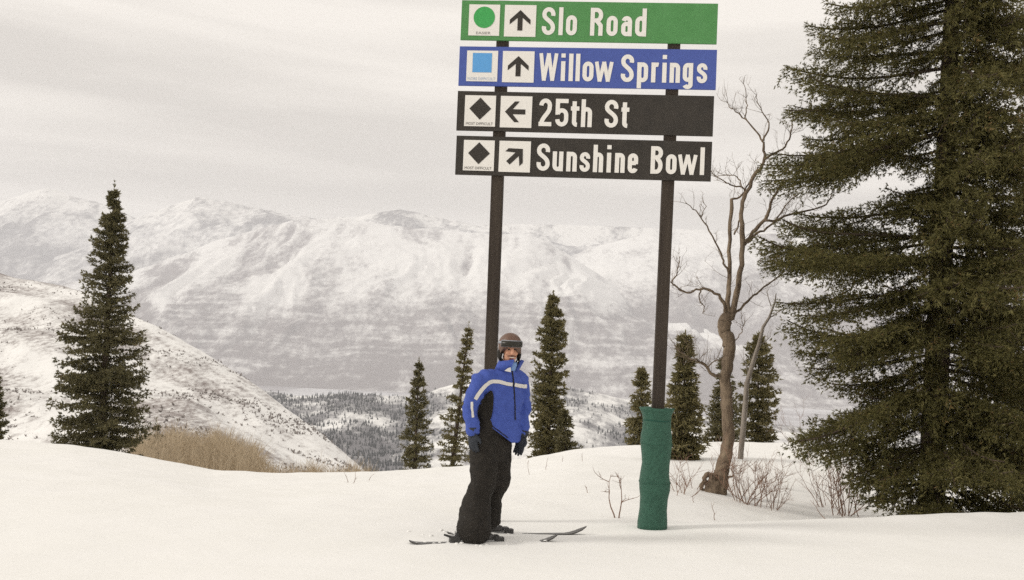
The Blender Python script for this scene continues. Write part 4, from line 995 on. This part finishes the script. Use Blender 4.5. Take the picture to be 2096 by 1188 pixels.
# face details
for s in (-1, 1):
    m = MB(); m.ball(head_pt(s * .030, .0805, .004), HRt * .0135, HF * .008, HU * .0075); link('eye', m.mesh('eye', M_eye, True), person)
    m = MB(); m.caps(head_pt(s * .014, .094, .023), head_pt(s * .046, .082, .022), .006, .0045, sides=6); link('eyebrow', m.mesh('eyebrow', M_beard, True), person)
bv = None
def bvh_of(o):
    me = o.data; return BVHTree.FromPolygons([o.matrix_world @ v.co for v in me.vertices], [tuple(p.vertices) for p in me.polygons])
bpy.context.view_layer.update()
bvb = bvh_of(person)
def patch(name, bvh, rows_, nn, mtl, parent, off=.003, org=None):
    """cloth or hair lying on a surface: rows of (start, end) points, laid on along the line from outside"""
    V = []; C_ = CAM if org is None else org; last = None
    for a, b in rows_:
        for i in range(nn + 1):
            q = Vector(a).lerp(Vector(b), i / nn); d = (q - C_).normalized(); h = bvh.ray_cast(C_, d)
            if h[0] is None or (h[0] - q).length > .45: h = bvh.find_nearest(q)
            n = h[1] if h[1].dot(d) < 0 else -h[1]
            V.append(h[0] + n * off)
    k = nn + 1; Fc = [(r * k + i, r * k + i + 1, (r + 1) * k + i + 1, (r + 1) * k + i) for r in range(len(rows_) - 1) for i in range(nn)]
    m = MB(); m.add(V, Fc); return link(name, m.mesh(name, mtl, True), parent)
patch('moustache', bvb, [(head_pt(-.030 - .004 * k, .12, -.050 - .010 * (k == 2) * 1), head_pt(.030 + .004 * k, .12, -.050 - .010 * (k == 2))) if k != 1 else (head_pt(-.034, .12, -.056), head_pt(.034, .12, -.056)) for k in (0, 1, 2)][:3], 8, M_beard, person, .0035, head_pt(0, .6, -.05))
patch('teeth', bvb, [(head_pt(-.020, .12, -.0625), head_pt(.020, .12, -.0625)), (head_pt(-.016, .12, -.070), head_pt(.016, .12, -.070))], 6, M_teeth, person, .003, head_pt(0, .6, -.06))
patch('lip', bvb, [(head_pt(-.018, .12, -.0712), head_pt(.018, .12, -.0712)), (head_pt(-.014, .12, -.079), head_pt(.014, .12, -.079))], 6, M_lip, person, .003, head_pt(0, .6, -.07))
patch('goatee', bvb, [(head_pt(-.020, .12, -.084), head_pt(.020, .12, -.084)), (head_pt(-.030, .12, -.10), head_pt(.030, .12, -.10)), (head_pt(-.020, .12, -.118), head_pt(.020, .12, -.118))], 8, M_beard, person, .003, head_pt(0, .6, -.09))
# trousers
mb = MB()
mb.loft([ering(P(x, y), a, b) for y, x, a, b in ((945, 1003, .15, .12), (915, 1004, .195, .15), (890, 1007, .195, .15), (868, 1012, .185, .14), (848, 1016, .17, .13))])
mb.caps(LR['hip'] + Vector((0, 0, -.02)), LR['kn'], .128, .118); mb.caps(LR['kn'], P(975, 1030, -.11), .112, .125); mb.caps(P(975, 1030, -.11), LR['an'] - sdir * .01, .132, .156)
mb.caps(LL['hip'], P(1022, 945, .06), .122, .112); mb.caps(P(1022, 945, .06), P(1021, 986, .03), .112, .112); mb.caps(P(1017, 990, .05), P(1005, 1025, .10), .102, .092); mb.caps(P(1005, 1025, .10), LL['an'] + sdir * .03 + Vector((0, 0, .02)), .098, .116)
trousers = blob('trousers', mb, M_black_cloth, person, .014, 7, .016, 1, 9)
# boots
def ski(A, label):
    n = 26
    rings = []
    for i in range(n + 1):
        s = i / n; x = s * slen; wdt = .036 + .016 * (abs(s - .5) * 2) ** 2
        if s > .86: wdt *= math.sqrt(max(.0, 1 - ((s - .86) / .14) ** 2)) * .98 + .02
        if s < .05: wdt *= .55 + .45 * s / .05
        zz = zsk + .02 * math.sin(math.pi * s) * 0 + (.07 * ((s - .84) / .16) ** 1.7 if s > .84 else 0) + (.02 * ((.06 - s) / .06) ** 1.5 if s < .06 else 0)
        g = 0
        rings.append([ski_pt(A, x, -wdt, zz - .007), ski_pt(A, x, wdt, zz - .007), ski_pt(A, x, wdt * .97, zz + .004), ski_pt(A, x, -wdt * .97, zz + .004)])
    m = MB(); m.loft(rings); o = empty('ski', ski_pt(A, slen / 2, 0, .02)); tag(o, label, 'ski', 'pair of skis')
    link('ski_board', m.mesh('ski_board', M_ski), o)
    return o, zsk
k1, zsk = ski(SKI_A, 'nearer black ski under the front boot, tip curling up'); k2, _ = ski(SKI2_A, 'farther black ski with its tip farthest right')
for o, A, sc in ((k1, SKI_A, s1), (k2, SKI2_A, s2)):
    m = MB()
    m.box(ski_pt(A, sc - .20, 0, zsk + .03), sdir * .045, sper * .03, UP * .03); m.box(ski_pt(A, sc - .175, 0, zsk + .065), sdir * .02, sper * .024, UP * .022)
    m.caps(ski_pt(A, sc - .23, 0, zsk + .05), ski_pt(A, sc - .29, 0, zsk + .07), .012, .009); link('heel_binding', m.mesh('heel_binding', M_boot), o)
    m = MB(); m.box(ski_pt(A, sc + .20, 0, zsk + .025), sdir * .04, sper * .03, UP * .025); m.box(ski_pt(A, sc + .175, 0, zsk + .055), sdir * .018, sper * .038, UP * .012); link('toe_binding', m.mesh('toe_binding', M_boot), o)
def boot(A, sc, leg_dir, name='ski_boot'):
    m = MB(); z0 = zsk + .012
    b = ski_pt(A, sc, 0, z0)
    m.caps(ski_pt(A, sc - .11, 0, z0 + .045), ski_pt(A, sc + .115, 0, z0 + .035), .045, .040)
    m.caps(ski_pt(A, sc - .08, 0, z0 + .085), ski_pt(A, sc + .05, 0, z0 + .065), .052, .046)
    m.caps(ski_pt(A, sc - .06, 0, z0 + .10), ski_pt(A, sc - .03, 0, z0 + .20), .054, .056)
    o = blob(name, m, M_boot, person, .010, 3)
    m = MB(); m.box(ski_pt(A, sc, 0, z0 + .008), sdir * .150, sper * .034, UP * .010); link('boot_sole', m.mesh('boot_sole', M_bootg), o)
    for dz, dx in ((.075, .055), (.115, .035)):
        m = MB(); m.box(ski_pt(A, sc + dx, -.05, z0 + dz), sdir * .03, sper * .008, UP * .008); link('buckle', m.mesh('buckle', M_bootg), o)
    m = MB(); m.box(ski_pt(A, sc - .125, 0, z0 + .15), sdir * .008, sper * .035, UP * .07); link('heel_spoiler', m.mesh('heel_spoiler', M_bootg), o)
boot(SKI_A, s1, None); boot(SKI2_A, s2, None)
# jacket
mb = MB()
jt = [(904, 1023, .198, .150), (890, 1024, .196, .148), (868, 1025, .185, .138), (845, 1027, .19, .138), (815, 1029, .208, .142), (790, 1029, .205, .132), (772, 1030, .17, .108), (758, 1034, .11, .085), (750, 1038, .085, .075)]
mb.loft([ering(P(x, y), a, b) for y, x, a, b in jt])
mb.caps(P(1008, 772, -.07), HR['sh'], .080, .094); mb.caps(P(1050, 770, .07), HL['sh'], .078, .088)
mb.caps(P(997, 808, -.04), P(996, 868, -.04), .102, .104)
mb.caps(HR['sh'], HR['el'], .088, .074); mb.caps(HR['el'], HR['wr'] + Vector((0, 0, .01)), .074, .060)
mb.caps(HL['sh'], HL['el'], .080, .068); mb.caps(HL['el'], HL['wr'] + Vector((0, 0, .03)), .068, .058)
jacket = blob('jacket', mb, M_jacket, person, .009, 5, .026, 5, 9)
bm = bmesh.new(); bm.from_mesh(jacket.data)
ha, hb, hc = P(1048, 907, 0), P(990, 863, 0), P(1048, 907, .5); hn = (hb - ha).cross(hc - ha).normalized(); hn = hn if hn.z < 0 else -hn
side_x = P(978, 860, -.1)
# the hem is cut up at the side; only the body of the jacket, not the sleeves
inb = lambda f: abs((f.calc_center_median() - P(1024, 880, 0)).dot(RT)) < .235 and (f.calc_center_median() - HR['wr']).length > .125 and (f.calc_center_median() - HL['wr']).length > .115
fs = [f for f in bm.faces if inb(f)]; gm = list({v for f in fs for v in f.verts}) + list({e_ for f in fs for e_ in f.edges}) + fs
bmesh.ops.bisect_plane(bm, geom=gm, plane_co=ha, plane_no=hn)
kill = [f for f in bm.faces if inb(f) and (f.calc_center_median() - ha).dot(hn) > 1e-5]
bmesh.ops.delete(bm, geom=kill, context='FACES'); bm.to_mesh(jacket.data); bm.free()
bpy.context.view_layer.update(); bvj = bvh_of(jacket)
def strip(name, path, w, mtl, parent=jacket, off=.004):
    """path of (px, py) measured on the photo; laid onto the jacket cloth"""
    n = len(path); rows_ = []
    for i, (x, y) in enumerate(path):
        a = path[max(0, i - 1)]; b = path[min(n - 1, i + 1)]; t = Vector((b[0] - a[0], b[1] - a[1])).normalized(); q = Vector((-t.y, t.x)) * w / 2
        rows_.append((P(x - q.x, y - q.y), P(x + q.x, y + q.y)))
    return patch(name, bvj, rows_, 4, mtl, parent, off)
def dense(path, m=5): return [(path[i][0] + (path[i + 1][0] - path[i][0]) * k / m, path[i][1] + (path[i + 1][1] - path[i][1]) * k / m) for i in range(len(path) - 1) for k in range(m)] + [path[-1]]
strip('stripe', dense([(1049, 788), (1036, 786), (1022, 782), (1010, 781), (1002, 783), (994, 789), (986, 798), (978, 809), (973, 818)]), 7.6, M_stripe)
strip('stripe', dense([(1053, 788), (1062, 790), (1071, 791), (1078, 791)]), 7.6, M_stripe)
strip('stripe', dense([(966, 823), (966, 835), (967, 846), (968, 855)]), 4.6, M_stripe)
strip('zip', dense([(1048, 760), (1050, 775), (1052, 800), (1054, 830), (1054, 860)]), 2.4, M_black_cloth, off=.005)
strip('hem_cord', dense([(1004, 870), (1016, 879), (1028, 888), (1040, 897)]), 2, M_black_cloth, off=.004)
# black side panel under the arm, and the cut-away hem
panel = [(800, 1003, 1008), (808, 994, 1010), (818, 986, 1011), (830, 980, 1010), (842, 979, 1009), (852, 979, 1007), (858, 979, 1005)]
patch('side_panel', bvj, [(P(a, y), P(b, y)) for y, a, b in panel], 10, M_black_cloth, jacket, .009)
# collar standing round the neck
cr0 = [P(1037, 757, 0), P(1039, 741, 0)]
def collar(rin, name, mtl, z0, z1, gap, flare, parent):
    n = 30; V = []; rings = []
    for lay, (rr) in enumerate((0, .012)):
        pass
    m = MB(); A0, A1 = gap, 2 * math.pi - gap
    prof = []
    for i in range(n + 1):
        w = A0 + (A1 - A0) * i / n; d = FR * math.cos(w) + RT * math.sin(w); side_ = 1 + flare * (math.cos(w) > .2) * .35
        base_p = z0 + d * (rin * 1.12); top_p = z1 + d * (rin * side_) + UP * (.012 * math.cos(2 * w))
        prof.append([base_p, top_p, top_p - d * .012, base_p - d * .012])
    k = 4; vs = [p for q in prof for p in q]
    fs = [(i * k + j, i * k + (j + 1) % k, (i + 1) * k + (j + 1) % k, (i + 1) * k + j) for i in range(n) for j in range(k)] + [(0, 1, 2, 3), tuple(n * k + j for j in (3, 2, 1, 0))]
    m.add(vs, fs); return link(name, m.mesh(name, mtl, True), parent)
collar(.098, 'collar', M_jacket, P(1036, 760, 0), P(1043, 738, .01), .32, 1.0, jacket)
collar(.084, 'collar_lining', M_black_cloth, P(1037, 757, 0), P(1043, 739, .01), .28, 1.0, jacket)
m = MB(); m.loft([ering(P(x, y, dd), a, b, fr=HF, rt=HRt) for y, x, a, b, dd in ((765, 1040, .070, .065, 0), (755, 1041, .074, .074, -.01), (747, 1043, .074, .080, -.015), (741, 1043, .073, .076, -.01))])
link('neck_gaiter', m.mesh('neck_gaiter', M_gaiter, True), person)
# white tag hanging at the throat
p0 = P(1040, 757, -.135); m = MB(); m.add([p0 + Vector((-.032, 0, -.012)), p0 + Vector((.026, .0, -.022)), p0 + Vector((.022, .0, .022)), p0 + Vector((-.004, .0, .012)),
    p0 + Vector((-.032, .006, -.012)), p0 + Vector((.026, .006, -.022)), p0 + Vector((.022, .006, .022)), p0 + Vector((-.004, .006, .012))], [(0, 1, 2, 3), (7, 6, 5, 4), (0, 4, 5, 1), (1, 5, 6, 2), (2, 6, 7, 3), (3, 7, 4, 0)])
link('tag', m.mesh('tag', M_stripe), jacket)
# gloves
for A, d, s, pn in ((HR, DR, SIDE_R, PN_R), (HL, DL, SIDE_L, PN_L)):
    hm = hand(A['wr'], d, s, pn, 1.10 if A is HR else 1.22, .35 if A is HR else .18, .006); gl = blob('glove', hm, M_glove, person, .0045, 2)
    m = MB(); m.tube([A['wr'] + d * -.035, A['wr'] + d * .0, A['wr'] + d * .022], [.060, .054, .046], 14); link('cuff', m.mesh('cuff', M_glove, True), gl)
# helmet with goggles pushed up
hel = empty('helmet', HC); hel.parent = person; hel.matrix_parent_inverse = person.matrix_world.inverted()
bpy.data.objects.remove(hel)
rings = []; nn = 28
for i in range(15):
    w = R(90 - i * 8.6); ring = []
    for j in range(nn):
        a = 2 * math.pi * j / nn; d = HF * math.cos(a) + HRt * math.sin(a); front = max(0, math.cos(a))
        r = Vector((.104, .122))
        rad = (r.y * abs(math.cos(a)) ** 2 + r.x * abs(math.sin(a)) ** 2) * math.cos(w) + .002
        h = .040 + .112 * math.sin(w) if w >= 0 else .040 + .16 * math.sin(w) * (1 - .78 * sstep(.35, .75, np.array(front)).item())
        ring.append(HC + d * rad * (1 if w > 0 else (1 / max(.55, math.cos(w))) * .965) + HU * h - HF * .012)
    rings.append(ring)
m = MB(); m.loft(rings); helmet = link('helmet', m.mesh('helmet', M_helmet, True), person)
bpy.context.view_layer.update(); bvh_h = bvh_of(helmet)
def band(name, a0, a1, u0, u1, mtl, off, n=16, r=.4):
    V = []
    for u, oo in ((u0, .001), (u0, off), (u1, off), (u1, .001)):
        for i in range(n + 1):
            a = a0 + (a1 - a0) * i / n; d = HF * math.cos(a) + HRt * math.sin(a); c = HC + HU * u - HF * .012
            h = bvh_h.ray_cast(c + d * .5, -d); p = h[0] if h[0] is not None else c + d * .11
            V.append(p + d * oo)
    k = n + 1; Fc = [(r_ * k + i, r_ * k + i + 1, (r_ + 1) * k + i + 1, (r_ + 1) * k + i) for r_ in range(3) for i in range(n)]
    m = MB(); m.add(V, Fc); return link(name, m.mesh(name, mtl, True), helmet)
band('goggle_strap', R(58), R(302), .052, .074, M_strap, .006, 30)
gf = band('goggle_frame', R(-62), R(62), .026, .086, M_strap, .008, 20)
gl_ = band('goggle_lens', R(-56), R(56), .028, .079, M_lens, .013, 20)
for s in (-1, 1):
    m = MB(); m.ball(head_pt(s * .088, -.012, -.040), HRt * .020, HF * .048, HU * .060); link('ear_pad', m.mesh('ear_pad', M_black_cloth, True), helmet)
m = MB(); m.tube([head_pt(-.086, .0, -.07), head_pt(-.05, .03, -.118), head_pt(0, .045, -.13), head_pt(.05, .03, -.118), head_pt(.086, .0, -.07)], .007, 5); link('chin_strap', m.mesh('chin_strap', M_black_cloth), helmet)

# loose clods of snow kicked up round the boots
rng = random.Random(2); m = MB()
for i in range(80):
    t = rng.random(); c = ski_pt(SKI_A, rng.gauss(.5, .16) * slen, rng.choice((0, 0, offs)) + rng.gauss(.0, .09), 0); r = rng.uniform(.005, .016); z = gz(c.x, c.y)
    m.ball((c.x, c.y, z + r * .1), Vector((r * 1.4, 0, 0)), Vector((0, r * 1.1, 0)), Vector((0, 0, r * .7)), 0, 7, 5)
o = link('snow_clods', m.mesh('snow_clods', M_snow, True)); tag(o, 'loose snow clods scattered round the skis and boots', kind='stuff')
